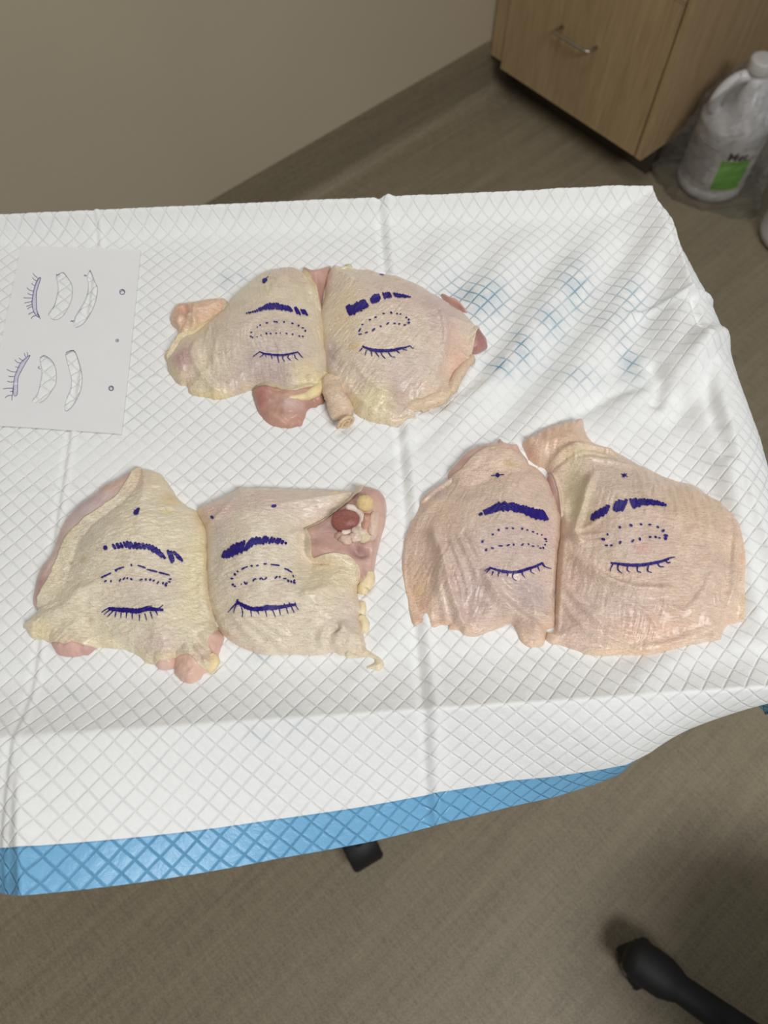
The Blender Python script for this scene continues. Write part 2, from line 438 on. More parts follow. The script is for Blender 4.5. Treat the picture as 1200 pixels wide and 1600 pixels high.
def jug(ctr, name, label, cat, body_mat, rs=1.0, hs=1.0, handle_ang=0.0):
    root = empty(name, ctr, label, cat)
    prof = [(0.055, 0.002), (0.066, 0.003), (0.0735, 0.009), (0.077, 0.018), (0.078, 0.03), (0.0765, 0.034), (0.0765, 0.17), (0.078, 0.174), (0.0775, 0.185),
            (0.075, 0.200), (0.070, 0.215), (0.062, 0.232), (0.053, 0.248), (0.043, 0.262), (0.032, 0.274), (0.024, 0.281), (0.0215, 0.285), (0.0215, 0.300)]
    prof = [(r * rs, z * hs) for r, z in prof]
    def mod(a, r, z):
        zz = z / hs
        if zz <= 0.19 or zz > 0.2845: return r
        d = math.cos(a - handle_ang)
        t = min(1, (zz - 0.19) / 0.015) * min(1, (0.2845 - zz) / 0.01)
        k = 1 - 0.55 * t * max(0, d) ** 2 + 0.16 * t * max(0, -d) ** 1.5
        return r * k
    lathe('body', prof, ctr, body_mat, root, 72, mod)
    cprof = [(0.0265, 0.291), (0.0275, 0.293), (0.0275, 0.313), (0.026, 0.3165), (0.02, 0.3175)]
    lathe('cap', [(r * rs, z * hs) for r, z in cprof], ctr, M['cap'], root, 48, lambda a, r, z: r * (1 + 0.012 * math.cos(a * 24)))
    h = Vector((math.cos(handle_ang), math.sin(handle_ang), 0))
    hp = [(0.052, 0.196), (0.063, 0.205), (0.066, 0.220), (0.063, 0.238), (0.055, 0.255), (0.043, 0.269), (0.030, 0.277), (0.016, 0.279)]
    hp3 = catmull([Vector(ctr) + h * (r * rs) + Vector((0, 0, z * hs)) for r, z in hp], 4, False)
    tube('handle', hp3, [0.0125 * rs] * len(hp3), body_mat, root, 14)
    return root
jug1 = jug(tuple(JC), 'plastic_jug', 'white plastic jug with a green label, wrapped in clear film beside the cabinet', 'jug', M['jug_plastic'], 1.1, 1.06, handle_ang=hand_ang)
# label: paper band, green panel, text lines and the printed word
def on_jug(ang, z, r): return (JC[0] + r * math.cos(ang), JC[1] + r * math.sin(ang), z)
def band(name, a0, a1, z0, z1, r, mat, parent, n=24):
    vs = []; fs = []
    for k in range(n + 1):
        a = a0 + (a1 - a0) * k / n
        vs += [on_jug(a, z0, r), on_jug(a, z1, r), on_jug(a, z1, r - .0003), on_jug(a, z0, r - .0003)]
    for k in range(n):
        for j in range(4): fs.append([k * 4 + j, k * 4 + (j + 1) % 4, k * 4 + 4 + (j + 1) % 4, k * 4 + 4 + j])
    fs.append([0, 1, 2, 3]); fs.append([n * 4 + 3, n * 4 + 2, n * 4 + 1, n * 4])
    return link_mesh(name, vs, fs, mat, parent, False)
M['label_paper'] = plain('label_paper', srgb(206, 200, 197), 0.5, var=0.02)
M['label_green'] = plain('label_green', srgb(112, 186, 44), 0.45, var=0.03)
M['label_text'] = plain('label_print_grey', srgb(132, 124, 120), 0.5)
M['label_black'] = plain('label_print_black', srgb(14, 14, 14), 0.5)
M['label_pale'] = plain('label_print_pale', srgb(170, 205, 130), 0.5)
lab = band('label', face_ang - 1.5, face_ang + 1.5, 0.040, 0.164, 0.0848, M['label_paper'], jug1, 48)
gp0, gp1 = face_ang + 0.12, face_ang + 1.02
band('green_panel', gp0, gp1, 0.048, 0.132, 0.0851, M['label_green'], lab, 24)
for k in range(13):
    z = 0.150 - k * 0.0078
    le = 0.02 + 0.16 * random.random()
    band('text_line', face_ang - 1.35 + 0.1 * random.random(), face_ang - 0.02 - le, z - 0.0014, z + 0.0014, 0.0851, M['label_text'], lab, 16)
for k in range(3):
    band('text_line', gp0 + 0.1, gp0 + 0.42 - 0.05 * k, 0.1215 - k * 0.006, 0.1230 - k * 0.006, 0.0853, M['label_pale'], lab, 8)
fc = bpy.data.curves.new('word', 'FONT'); fc.body = 'Met'; fc.size = 0.030; fc.extrude = 0.0; fc.offset = 0.0007
fo = bpy.data.objects.new('word', fc); COL.objects.link(fo)
dg = bpy.context.evaluated_depsgraph_get(); me0 = fo.evaluated_get(dg).to_mesh()
bmw = bmesh.new(); bmw.from_mesh(me0); fo.evaluated_get(dg).to_mesh_clear()
COL.objects.unlink(fo); bpy.data.objects.remove(fo)
bmesh.ops.triangulate(bmw, faces=bmw.faces)
for v in bmw.verts:
    a = gp0 + 0.10 + v.co.x * 1.05 / 0.0853
    v.co = Vector(on_jug(a, 0.1345 + v.co.y, 0.0854))
bm_obj('printed_word', bmw, M['label_black'], lab)
# second white jug at the frame edge
jug2 = jug((1.042, 1.462, 0), 'plastic_jug', 'opaque white plastic jug at the right edge of the photo', 'jug', M['white_plastic'], 1.2, 1.0, math.radians(20))
# bag of crinkled film around the first jug
def make_bag():
    nz, na = 30, 54; vs = []; fs = []
    for i in range(nz):
        t = i / (nz - 1)
        z = 0.0015 + 0.305 * t
        base = 0.098 if z < 0.2 else 0.098 - 0.055 * ((z - 0.19) / 0.117) ** 1.3
        for k in range(na):
            a = 2 * math.pi * k / na
            n1 = float(fbm(np.array([math.cos(a) * 2.2 + 5]), np.array([math.sin(a) * 2.2 + t * 3]), 3, 4)[0])
            n2 = abs(float(fbm(np.array([math.cos(a) * 5 + 5 + t * 4]), np.array([math.sin(a) * 5 + t * 5]), 8, 3)[0]))
            d = math.cos(a - (face_ang - 1.25)); d2 = math.cos(a - (face_ang + 1.2))
            puff = (0.045 * max(0, d) ** 6 + 0.045 * max(0, d2) ** 4) * max(0, 1 - t * 1.6) ** 0.8
            r = base + 0.016 * n1 + 0.014 * n2 + puff * (1 + 0.8 * n1)
            r = max(r + random.uniform(-0.004, 0.004), base - 0.006)
            vs.append((JC[0] + r * math.cos(a), JC[1] + r * math.sin(a), z + 0.006 * n2 * min(1, t * 8)))
    for i in range(nz - 1):
        for k in range(na):
            fs.append([i * na + k, i * na + (k + 1) % na, (i + 1) * na + (k + 1) % na, (i + 1) * na + k])
    o = link_mesh('plastic_bag', vs, fs, M['film'])
    o.data.polygons.foreach_set('use_smooth', [False] * len(o.data.polygons))
    return tag(o, 'clear crinkled plastic bag around the green-labelled jug', 'plastic bag')
make_bag()

# ------------------------------------------------------------------ instrument stand under the pad
PHI = math.radians(3.7)
EA = np.array([math.cos(PHI), math.sin(PHI)]); EB = np.array([-math.sin(PHI), math.cos(PHI)])
ZT = 0.88; RIM = 0.018
AL, AR, BN, BF = -0.42, 0.287, 0.0965, 0.562
def tw(a, b, z): return Vector((EA[0] * a + EB[0] * b, EA[1] * a + EB[1] * b, z))
E3, B3 = Vector((*EA, 0)), Vector((*EB, 0))
stand = empty('instrument_stand', tw(-0.06, 0.33, 0), 'wheeled instrument stand whose tray lies under the pad', 'stand')
bm = bmesh.new()
box_bm(tw((AL + AR) / 2, (BN + BF) / 2, ZT - 0.018), (AR - AL - 0.03, BF - BN - 0.03, 0.004), (E3, B3, UP), 0, bm)
for (a0, a1, b0, b1) in ((AL, AL + .012, BN, BF), (AR - .014, AR - .004, BN, BF), (AL, AR - .004, BN + .004, BN + .014), (AL, AR - .004, BF - .014, BF - .004)):
    box_bm(tw((a0 + a1) / 2, (b0 + b1) / 2, ZT - 0.014), (a1 - a0, b1 - b0, 0.014), (E3, B3, UP), 0.002, bm)
bm_obj('tray', bm, M['steel'], stand)
tube('post', [tw(-0.06, 0.50, 0.06), tw(-0.06, 0.50, ZT - 0.022)], [0.014, 0.014], M['steel'], stand, 24)
bm_obj('support_frame', box_bm(tw(-0.06, 0.34, ZT - 0.026), (0.05, 0.34, 0.012), (E3, B3, UP), 0.002), M['steel'], stand)
for aa in (-0.06,):
    bm_obj('base_leg', box_bm(tw(aa + 0.01, 0.31, 0.085), (0.03, 0.44, 0.022), (E3, B3, UP), 0.003), M['black'], stand)
bm_obj('base_leg', box_bm(tw(-0.06, 0.52, 0.085), (0.42, 0.035, 0.022), (E3, B3, UP), 0.003), M['steel'], stand)
def caster(ctr, parent, yaw=0.0, r=0.034, hood=True):
    cx, cy = ctr
    ax = Vector((math.cos(yaw), math.sin(yaw), 0)); fw = Vector((-math.sin(yaw), math.cos(yaw), 0))
    def wheel(off):
        vs = []; fs = []; seg = 40
        pr = [(0.009, -0.011), (r * .55, -0.011), (r * .6, -0.0085), (r * .82, -0.0085), (r * 0.97, -0.0085), (r, -0.005), (r, 0.005), (r * 0.97, 0.0085), (r * .6, 0.0085), (r * .55, 0.011), (0.009, 0.011)]
        c = Vector((cx, cy, r)) + ax * off
        for (rr, o) in pr:
            for k in range(seg):
                t = 2 * math.pi * k / seg; vs.append(c + ax * o + fw * math.cos(t) * rr + UP * math.sin(t) * rr)
        for i in range(len(pr) - 1):
            for k in range(seg): fs.append([i * seg + k, i * seg + (k + 1) % seg, (i + 1) * seg + (k + 1) % seg, (i + 1) * seg + k])
        w = link_mesh('caster_wheel', vs, fs, M['rubber'], parent)
        hub = tube('hub', [c - ax * 0.0125, c + ax * 0.0125], [0.0095, 0.0095], M['grey_plastic'], w, 20)
        return w
    wheel(-0.014); wheel(0.014)
    # hood over both wheels
    vs = []; fs = []; seg = 18
    for o in (-0.027, -0.022, 0.022, 0.027):
        for k in range(seg + 1):
            t = math.radians(25) + math.radians(150) * k / seg; rr = r + (0.006 if abs(o) < 0.025 else 0.002)
            vs.append(Vector((cx, cy, r)) + ax * o + fw * math.cos(t) * rr + UP * math.sin(t) * rr)
    for i in range(3):
        for k in range(seg): fs.append([i * (seg + 1) + k, i * (seg + 1) + k + 1, (i + 1) * (seg + 1) + k + 1, (i + 1) * (seg + 1) + k])
    link_mesh('caster_hood', vs, fs, M['black'], parent)
    tube('caster_stem', [Vector((cx, cy, r + 0.02)), Vector((cx, cy, 0.092))], [0.009, 0.009], M['black'], parent, 14)
for (a, b, yw) in ((-0.038, 0.062, 0.5), (-0.26, 0.52, 0.3), (0.14, 0.52, 0.9)):
    p = tw(a, b, 0); caster((p.x, p.y), stand, yw)

# ------------------------------------------------------------------ rolling stool at the lower right (one leg reaches into view)
SE = Vector(P1(990, 1494, 0.076)); SD = Vector((0.83, -0.56, 0)).normalized()
HUBP = SE + SD * 0.30; HUBP.z = 0
stool = empty('rolling_stool', HUBP, 'black rolling stool with one base leg reaching in at lower right', 'stool')
base_a = math.atan2(-SD.y, -SD.x)
tube('hub', [Vector((HUBP.x, HUBP.y, 0.06)), Vector((HUBP.x, HUBP.y, 0.14))], [0.045, 0.036], M['black'], stool, 28)
tube('gas_column', [Vector((HUBP.x, HUBP.y, 0.13)), Vector((HUBP.x, HUBP.y, 0.42))], [0.02, 0.02], M['steel'], stool, 24)
for k in range(5):
    a = base_a + k * 2 * math.pi / 5; d = Vector((math.cos(a), math.sin(a), 0)); c = Vector((HUBP.x, HUBP.y, 0))
    pts = [c + d * 0.03 + UP * 0.10, c + d * 0.12 + UP * 0.094, c + d * 0.225 + UP * 0.082, c + d * 0.235 + UP * 0.081, c + d * 0.25 + UP * 0.079, c + d * 0.275 + UP * 0.077, c + d * 0.295 + UP * 0.076, c + d * 0.307 + UP * 0.076, c + d * 0.312 + UP * 0.076]
    leg = tube('leg', pts, [0.025, 0.023, 0.0205, 0.025, 0.030, 0.031, 0.029, 0.024, 0.014], M['black'], stool, 24, squash=0.75)
    caster(tuple((c + d * 0.275).xy), stool, a + 0.9, 0.026)
lathe('seat', [(0.10, 0.415), (0.165, 0.42), (0.18, 0.435), (0.183, 0.455), (0.178, 0.475), (0.15, 0.485), (0.08, 0.488)], (HUBP.x + 0.02, HUBP.y - 0.02, 0), M['vinyl_seat'], stool, 48)

# ------------------------------------------------------------------ the underpad
def pad_surface(A, B):
    """sheet coordinates (metres on the tray) -> points"""
    x = np.clip(A, AL - 1, AR); 
    a = np.minimum(A, AR); b = np.clip(B, BN, BF)
    # rim: the sheet climbs the tray's lip
    dN = np.clip((b - BN) / 0.040, 0, 1); dF = np.clip((BF - b) / 0.022, 0, 1); dR = np.clip((AR - a) / 0.040, 0, 1)
    z = ZT + 0.0012 + RIM * np.maximum.reduce([(1 - dN) ** 1.6, (1 - dF) ** 2.0, 0.9 * (1 - dR) ** 1.7])
    # folds of the packed sheet and loose undulation
    f = lambda c, w: np.exp(-((A - c) / w) ** 2)
    z = z + 0.0030 * f(0.040, 0.0040) - 0.0022 * f(0.0315, 0.0030) + 0.0012 * f(-0.225, 0.002) - 0.0010 * f(-0.229, 0.002)
    g = lambda c, w: np.exp(-((B - c) / w) ** 2)
    z = z + 0.0007 * g(0.384, 0.0018) * (A < 0.04) + 0.0007 * g(0.281, 0.0018) * (A < -0.1)
    quiet = smooth01((A - 0.02) / 0.12)
    s = (A * 0.80 - (B - 0.33) * 0.60)
    keep = 1.0
    for (cx, cy, r) in ((610, 545, 0.085), (1010, 860, 0.12), (760, 860, 0.10)):
        q0 = ab([(cx, cy)])[0]; keep = keep * smooth01((np.hypot(A - q0[0], B - q0[1]) - r * 0.75) / (r * 0.4))
    und = 0.0042 * keep * np.sin(s * 2 * np.pi / 0.055 + 2.0 * vnoise(A * 9, B * 9, 4)) * smooth01((A - 0.03) / 0.06) * smooth01((B - 0.26) / 0.08) * smooth01((BF - 0.01 - B) / 0.07)
    z = z + und * smooth01((AR - A) / 0.03 + 0.4) + 0.0012 * fbm(A * 22, B * 22, 2) * (0.5 + 1.6 * quiet)
    for (pl, w, h) in PAD_RIDGES:
        lo = pl.min(0) - 3 * w; hi = pl.max(0) + 3 * w
        mk = (A > lo[0]) & (A < hi[0]) & (B > lo[1]) & (B < hi[1])
        if mk.any():
            d, _, _ = seg_dist(np.stack([A[mk], B[mk]], 1), pl, False); z[mk] += h * np.exp(-(d / w) ** 2)
    X = a.copy(); Y = b.copy(); Z = z
    # near flap
    def prof(e, d0, d1, L):
        k = (d1 - d0) / L; k = np.where(np.abs(k) < 1e-3, 1e-3, k)
        return (np.sin(d0 + k * e) - np.sin(d0)) / k, (np.cos(d0 + k * e) - np.cos(d0)) / k
    eN = np.clip(BN - B, 0, None); eF = np.clip(B - BF, 0, None); eR = np.clip(A - AR, 0, None)
    rad = np.radians
    ac = np.minimum(A - 0.15 * eN, AR)
    FA = [-0.40, -0.260, -0.224, -0.15, -0.08, -0.02, 0.036, 0.08, 0.11, 0.14, 0.16, 0.18, 0.21, 0.26, AR]
    d0 = rad(np.interp(ac, FA, [30, 16, 0, 14, 27, 36, 45, 48, 43, 39, 37, 38, 45, 60, 70]))
    d1 = rad(np.interp(ac, FA, [45, 26, 4, 18, 30, 36, 46, 55, 66, 79, 89, 108, 140, 175, 190]))
    oN, hN = prof(eN, d0, d1, 0.090)
    b_ = np.clip(B, BN, BF)
    r0 = rad(np.interp(b_, [BN, 0.20, 0.30, 0.40, 0.45, 0.52, BF], [55, 22, 12, 12, 18, 40, 78]))
    r1 = rad(np.interp(b_, [BN, 0.20, 0.30, 0.40, 0.45, 0.52, BF], [95, 95, 92, 95, 95, 95, 95]))
    oR, hR = prof(eR, r0, r1, 0.075)
    over = np.clip(eR - 0.075, 0, None)
    eRc = np.minimum(eR, 0.075); oR, hR = prof(eRc, r0, r1, 0.075); hR = hR - over
    oF, hF = prof(np.minimum(eF, 0.05), rad(60) + 0 * eF, rad(92) + 0 * eF, 0.05); hF = hF - np.clip(eF - 0.05, 0, None)
    # plain flaps
    cornN = (eR > 0) & (eN > 0); cornF = (eR > 0) & (eF > 0)
    X = X + np.where(cornN | cornF, 0, oR); Y = Y - np.where(cornN, 0, oN) + np.where(cornF, 0, oF)
    Z = Z + np.where(cornN | cornF, 0, hR + hN + hF)
    # corners: pleat tucked inwards
    for m, e2, sgn in ((cornN, eN, -1), (cornF, eF, 1)):
        r = np.hypot(eR, e2) + 1e-9; c2 = (e2 / r) ** 2; s2 = (eR / r) ** 2
        r_ = np.minimum(r, 0.12)
        if sgn < 0:
            o2, h2 = prof(r_, rad(70) + 0 * r, rad(190) + 0 * r, 0.090); ro0, ro1 = rad(55), rad(95)
        else:
            o2, h2 = prof(np.minimum(r_, 0.05), rad(60) + 0 * r, rad(92) + 0 * r, 0.05); h2 = h2 - np.clip(r_ - 0.05, 0, None); ro0, ro1 = rad(78), rad(95)
        o1, h1 = prof(np.minimum(r_, 0.075), ro0 + 0 * r, ro1 + 0 * r, 0.075); h1 = h1 - np.clip(r_ - 0.075, 0, None)
        pl = 0.28 * np.sin(2 * np.arctan2(eR, e2)) * r_
        X = X + np.where(m, s2 * o1 - pl * 0.7, 0); Y = Y + np.where(m, sgn * c2 * o2 - sgn * pl * 0.7, 0); Z = Z + np.where(m, c2 * h2 + s2 * h1, 0)
    # ridge where the packed crease crosses the near flap, little waves along the free edge
    Z = Z + 0.003 * np.exp(-((A - 0.15 * eN + 0.222) / 0.005) ** 2) * np.clip(eN / 0.03, 0, 1)
    Z = Z + 0.003 * np.exp(-((A - 0.036) / 0.006) ** 2) * np.clip(eN / 0.03, 0, 1)
    Z = Z + 0.004 * fbm(A * 9, B * 4, 6) * np.clip(np.maximum(eN, eR) / 0.06, 0, 1)
    # pillow between quilting lines
    q = np.minimum(np.abs(((A + B) / PQ + 0.5) % 1 - 0.5), np.abs(((A - B) / PQ + 0.5) % 1 - 0.5)) * PQ
    Z = Z + 0.0005 * smooth01(q / 0.0025)
    return np.stack([EA[0] * X + EB[0] * Y, EA[1] * X + EB[1] * Y, Z], -1)
def ab(px, z=ZT + 0.004):
    w = unproj(px, z)[:, :2]; return np.stack([w @ EA, w @ EB], 1)
PAD_RIDGES = []
for pts, w, h in (([(1072, 470), (1035, 478), (985, 490)], 0.003, 0.0025),
                  ([(1072, 470), (1110, 462), (1142, 458)], 0.0025, 0.003),
                  ([(1040, 320), (1055, 400), (1072, 470)], 0.004, 0.004),
                  ([(1072, 472), (1085, 520), (1092, 535)], 0.004, -0.004),
                  ([(1145, 525), (1110, 540), (1085, 565), (1075, 610)], 0.010, 0.006),
                  ([(1025, 630), (1035, 600), (1022, 575)], 0.007, -0.005),
                  ([(1035, 640), (1045, 600), (1085, 545)], 0.010, 0.005),
                  ([(900, 640), (960, 610), (1010, 600)], 0.006, -0.0025),
                  ([(620, 690), (700, 640), (760, 600)], 0.006, 0.002),
                  ([(560, 720), (640, 690), (720, 610), (800, 520)], 0.012, -0.002),
                  ([(1120, 690), (1140, 800), (1175, 960)], 0.008, 0.004),
                  ([(1100, 580), (1110, 660), (1125, 720)], 0.006, -0.004),
                  ([(640, 900), (610, 990), (560, 1060)], 0.010, 0.0015),
                  ([(1000, 1060), (1080, 1010), (1190, 1000)], 0.012, 0.003)):
    PAD_RIDGES.append((ab(pts), w, h * 1.4))
pad = empty('underpad', tw(-0.05, 0.33, ZT), 'white quilted absorbent pad with blue backing draped over the stand', 'absorbent pad')
A0, A1, B0, B1 = -0.425, AR + 0.115, BN - 0.090, BF + 0.09
def pad_grid(a0, a1, b0, b1, step, off):
    na = int(round((a1 - a0) / step)); nb = int(round((b1 - b0) / step))
    A, B = np.meshgrid(np.linspace(a0, a1, na + 1), np.linspace(b0, b1, nb + 1), indexing='ij')
    S = pad_surface(A, B)
    if off:
        du = np.gradient(S, axis=0); dv = np.gradient(S, axis=1); nr = np.cross(du, dv); nr /= np.linalg.norm(nr, axis=-1, keepdims=True) + 1e-12
        S = S - nr * off
    idx = np.arange((na + 1) * (nb + 1)).reshape(na + 1, nb + 1)
    F = np.stack([idx[:-1, :-1], idx[1:, :-1], idx[1:, 1:], idx[:-1, 1:]], -1).reshape(-1, 4)
    return S.reshape(-1, 3), F, np.stack([A.ravel(), B.ravel()], 1)
BORD = 0.026
S, F, UVc = pad_grid(A0, A1 - BORD, B0 + BORD, B1 - BORD, 0.0017, 0)
stain = np.zeros(len(S))
for (cx, cy, rx, ry, st) in ((745, 465, 40, 26, 1.0), (700, 470, 20, 18, .5), (900, 450, 22, 30, .8), (860, 500, 26, 26, .75), (815, 545, 14, 26, 1.0), (782, 572, 16, 12, 1.2),
                             (985, 465, 22, 22, .7), (985, 560, 14, 30, .8), (905, 592, 30, 12, .5), (960, 500, 40, 20, .4), (720, 440, 20, 14, .6), (840, 560, 40, 30, .3),
                             (355, 437, 10, 10, .5), (378, 430, 8, 8, .5), (400, 1028, 16, 6, .5), (860, 460, 50, 30, .25), (115, 1085, 20, 12, .25), (455, 1130, 30, 18, .25), (410, 1150, 20, 10, .4)):
    w = unproj([(cx, cy), (cx + rx, cy), (cx, cy - ry)], ZT + .002)
    dx = (S[:, 0] - w[0, 0]) / (w[1, 0] - w[0, 0]) / 1.4; dy = (S[:, 1] - w[0, 1]) / (w[2, 1] - w[0, 1]) / 1.4
    stain = np.maximum(stain, st * np.exp(-(dx * dx + dy * dy)))
faint = np.zeros(len(S))
for (cx, cy, rx, ry, st) in ((1110, 640, 70, 60, .85), (1000, 610, 90, 60, .7), (800, 600, 80, 60, .75), (150, 715, 140, 40, .75), (650, 700, 70, 40, .75), (930, 660, 90, 40, .7), (1120, 470, 50, 120, .7), (870, 520, 60, 60, .5), (640, 800, 40, 60, .5), (110, 950, 70, 60, .3), (400, 370, 120, 30, .3)):
    w = unproj([(cx, cy), (cx + rx, cy), (cx, cy - ry)], ZT + .002)
    dx = (S[:, 0] - w[0, 0]) / (w[1, 0] - w[0, 0]); dy = (S[:, 1] - w[0, 1]) / (w[2, 1] - w[0, 1])
    faint = np.maximum(faint, st * np.exp(-(dx * dx + dy * dy) ** 1.5))
link_mesh('absorbent_sheet', S, F, M['pad_white'], pad, True, None, UVc, {'stain': stain, 'faint': faint})
S, F, UVc = pad_grid(A0, A1, B0, B1, 0.0025, 0.0012)
bf = link_mesh('backing_film', S, F, M['pad_blue'], pad, True, None, UVc)
bf['label'] = 'light blue plastic backing film'

# ------------------------------------------------------------------ paper stencil
Z7 = lambda pts: np.array([(x * 0.2, 370 + y * 0.2) for x, y in pts])
HOLES = [
 [(490,275),(530,320),(560,370),(568,420),(560,490),(530,560),(490,620),(430,650),(385,625),(378,600),(420,540),(440,480),(455,400),(445,340),(440,300)],
 [(700,260),(720,290),(740,350),(762,400),(755,470),(735,540),(700,610),(650,680),(590,708),(578,680),(585,630),(620,570),(660,500),(685,430),(690,370),(680,310)],
 [(318,320),(300,380),(285,440),(285,520),(290,580),(310,630),(270,600),(250,530),(255,460),(270,390),(295,330)],
 [(235,930),(200,985),(165,1050),(140,1110),(135,1230),(105,1230),(110,1110),(130,1050),(160,985),(215,935)],
 [(345,925),(400,960),(430,1010),(442,1080),(435,1150),(400,1210),(360,1265),(310,1298),(248,1285),(290,1230),(310,1160),(325,1080),(322,1020),(312,950)],
 [(575,885),(605,940),(630,1020),(642,1100),(635,1180),(610,1250),(570,1320),(520,1362),(503,1330),(520,1260),(550,1190),(558,1120),(540,1040),(520,960),(515,905)],
]
for (cx, cy, r) in ((955, 430, 20), (915, 810, 13), (868, 1183, 18)):
    HOLES.append([(cx + r * math.cos(t), cy - r * math.sin(t)) for t in np.linspace(0, 2 * math.pi, 10, endpoint=False)])
ZP = ZT + 0.0030
card = empty('paper_stencil', P1(100, 530, ZP), 'white card stencil with cut-out eyelid shapes, lash strokes and small holes', 'stencil')
bm = bmesh.new()
def loop(px):
    w = unproj(px, ZP); vs = [bm.verts.new(p) for p in w]
    return [bm.edges.new((vs[i], vs[(i + 1) % len(vs)])) for i in range(len(vs))]
ed = loop([(33, 384), (80, 385.5), (130, 387), (220, 390), (212, 470), (203, 560), (190, 678), (120, 673), (50, 668), (-26, 664), (-10, 590), (10, 495)])
for hl in HOLES: ed += loop(catmull(Z7(hl), 3))
bmesh.ops.triangle_fill(bm, use_beauty=True, use_dissolve=False, edges=ed)
bmesh.ops.recalc_face_normals(bm, faces=bm.faces)
if sum(f.normal.z for f in bm.faces) < 0: bmesh.ops.reverse_faces(bm, faces=bm.faces)
r = bmesh.ops.extrude_face_region(bm, geom=list(bm.faces))
for v in [g for g in r['geom'] if isinstance(g, bmesh.types.BMVert)]: v.co.z -= 0.0004
bmesh.ops.recalc_face_normals(bm, faces=bm.faces)
bm_obj('card', bm, M['paper'], card)
def flat_ribbons(name, lines, zz, mat, parent):
    """lines: list of (pixel polyline, width px)"""
    vs = []; fs = []
    for pl, wd in lines:
        pl = np.asarray(pl, float); t = np.gradient(pl, axis=0); t /= np.linalg.norm(t, axis=1, keepdims=True) + 1e-9
        nn = np.stack([-t[:, 1], t[:, 0]], 1); b = len(vs)
        L = unproj(pl + nn * wd / 2, zz); R = unproj(pl - nn * wd / 2, zz)
        for l, rr in zip(L, R): vs += [l, rr]
        for i in range(len(pl) - 1): fs.append([b + 2 * i, b + 2 * i + 1, b + 2 * i + 3, b + 2 * i + 2])
    return link_mesh(name, vs, fs, mat, parent, False)
out_l = []
for hi in (0, 1, 4, 5):
    c = catmull(Z7(HOLES[hi]), 3); c = np.vstack([c, c[:1]])
    m = len(c)
    out_l.append((c[: m // 2 + 1], 0.55 + 0.2 * (hi % 2)))
    out_l.append((c[m // 2 + 4: m - 3], 0.45))
for l in out_l: flat_ribbons('ink_outline', [l], ZP + 0.0002, M['ink_faint'], card)
pen = []
for hi, w in ((2, 0.9), (3, 0.7), (6, 0.9), (8, 1.1)):
    c = catmull(Z7(HOLES[hi]), 3); pen.append((np.vstack([c, c[:1]]), w))
c = catmull(Z7(HOLES[7]), 3)
LL = [[(295,320),(270,302),(258,282)],[(290,345),(268,335),(253,318)],[(275,382),(258,375),(247,362)],[(262,425),(230,415),(210,397)],[(258,455),(235,450),(215,440)],[(250,477),(215,477),(183,475)],[(248,505),(220,511),(190,517)],[(250,525),(225,537),(205,543)],[(255,545),(230,552),(215,565)],[(268,585),(240,595),(222,607)],[(280,615),(255,622),(245,640)],[(290,600),(305,620),(315,642)],
      [(215,935),(215,915),(210,900)],[(205,940),(195,928),(190,908)],[(185,965),(165,960),(148,945)],[(160,985),(135,980),(115,960)],[(150,1020),(135,1020),(120,1013)],[(130,1055),(90,1052),(52,1035)],[(110,1090),(88,1092),(65,1088)],[(105,1132),(80,1135),(55,1128)],[(105,1182),(60,1182),(25,1187)],[(105,1207),(80,1207)],[(100,1240),(65,1240),(40,1257)],[(106,1150),(98,1215),(92,1278)],
      [(310,1010),(298,1022),(315,1032)],[(440,290),(450,300),(470,290)],[(655,305),(680,300)],[(660,295),(672,308)],[(548,660),(580,655)],[(560,652),(572,668)],[(515,905),(545,890),(575,885)],[(312,945),(345,925)]]
for l in LL: pen.append((catmull(Z7(l), 4, False), 0.8))
for i_, l in enumerate(pen): flat_ribbons('ink_stroke', [l], ZP + 0.00025 + 0.00001 * (i_ % 5), M['ink_pen'], card)
flat_ribbons('ink_ring', [(np.vstack([c, c[:1]]), 0.6)], ZP + 0.0002, M['ink_faint'], card)
# violet ink that bled on the pad in the lash slits
M['ink_bleed'] = plain('pale_violet_bleed', srgb(208, 206, 222), 0.9, var=0.08, vscale=250)
for hi in (2, 3):
    c = catmull(Z7(HOLES[hi]), 3); cc = c.mean(0); c = cc + (c - cc) * 1.02
    w = unproj(c, ZP - 0.0006)
    link_mesh('ink_slit', w, [list(range(len(w)))], M['ink_bleed'], card, False)

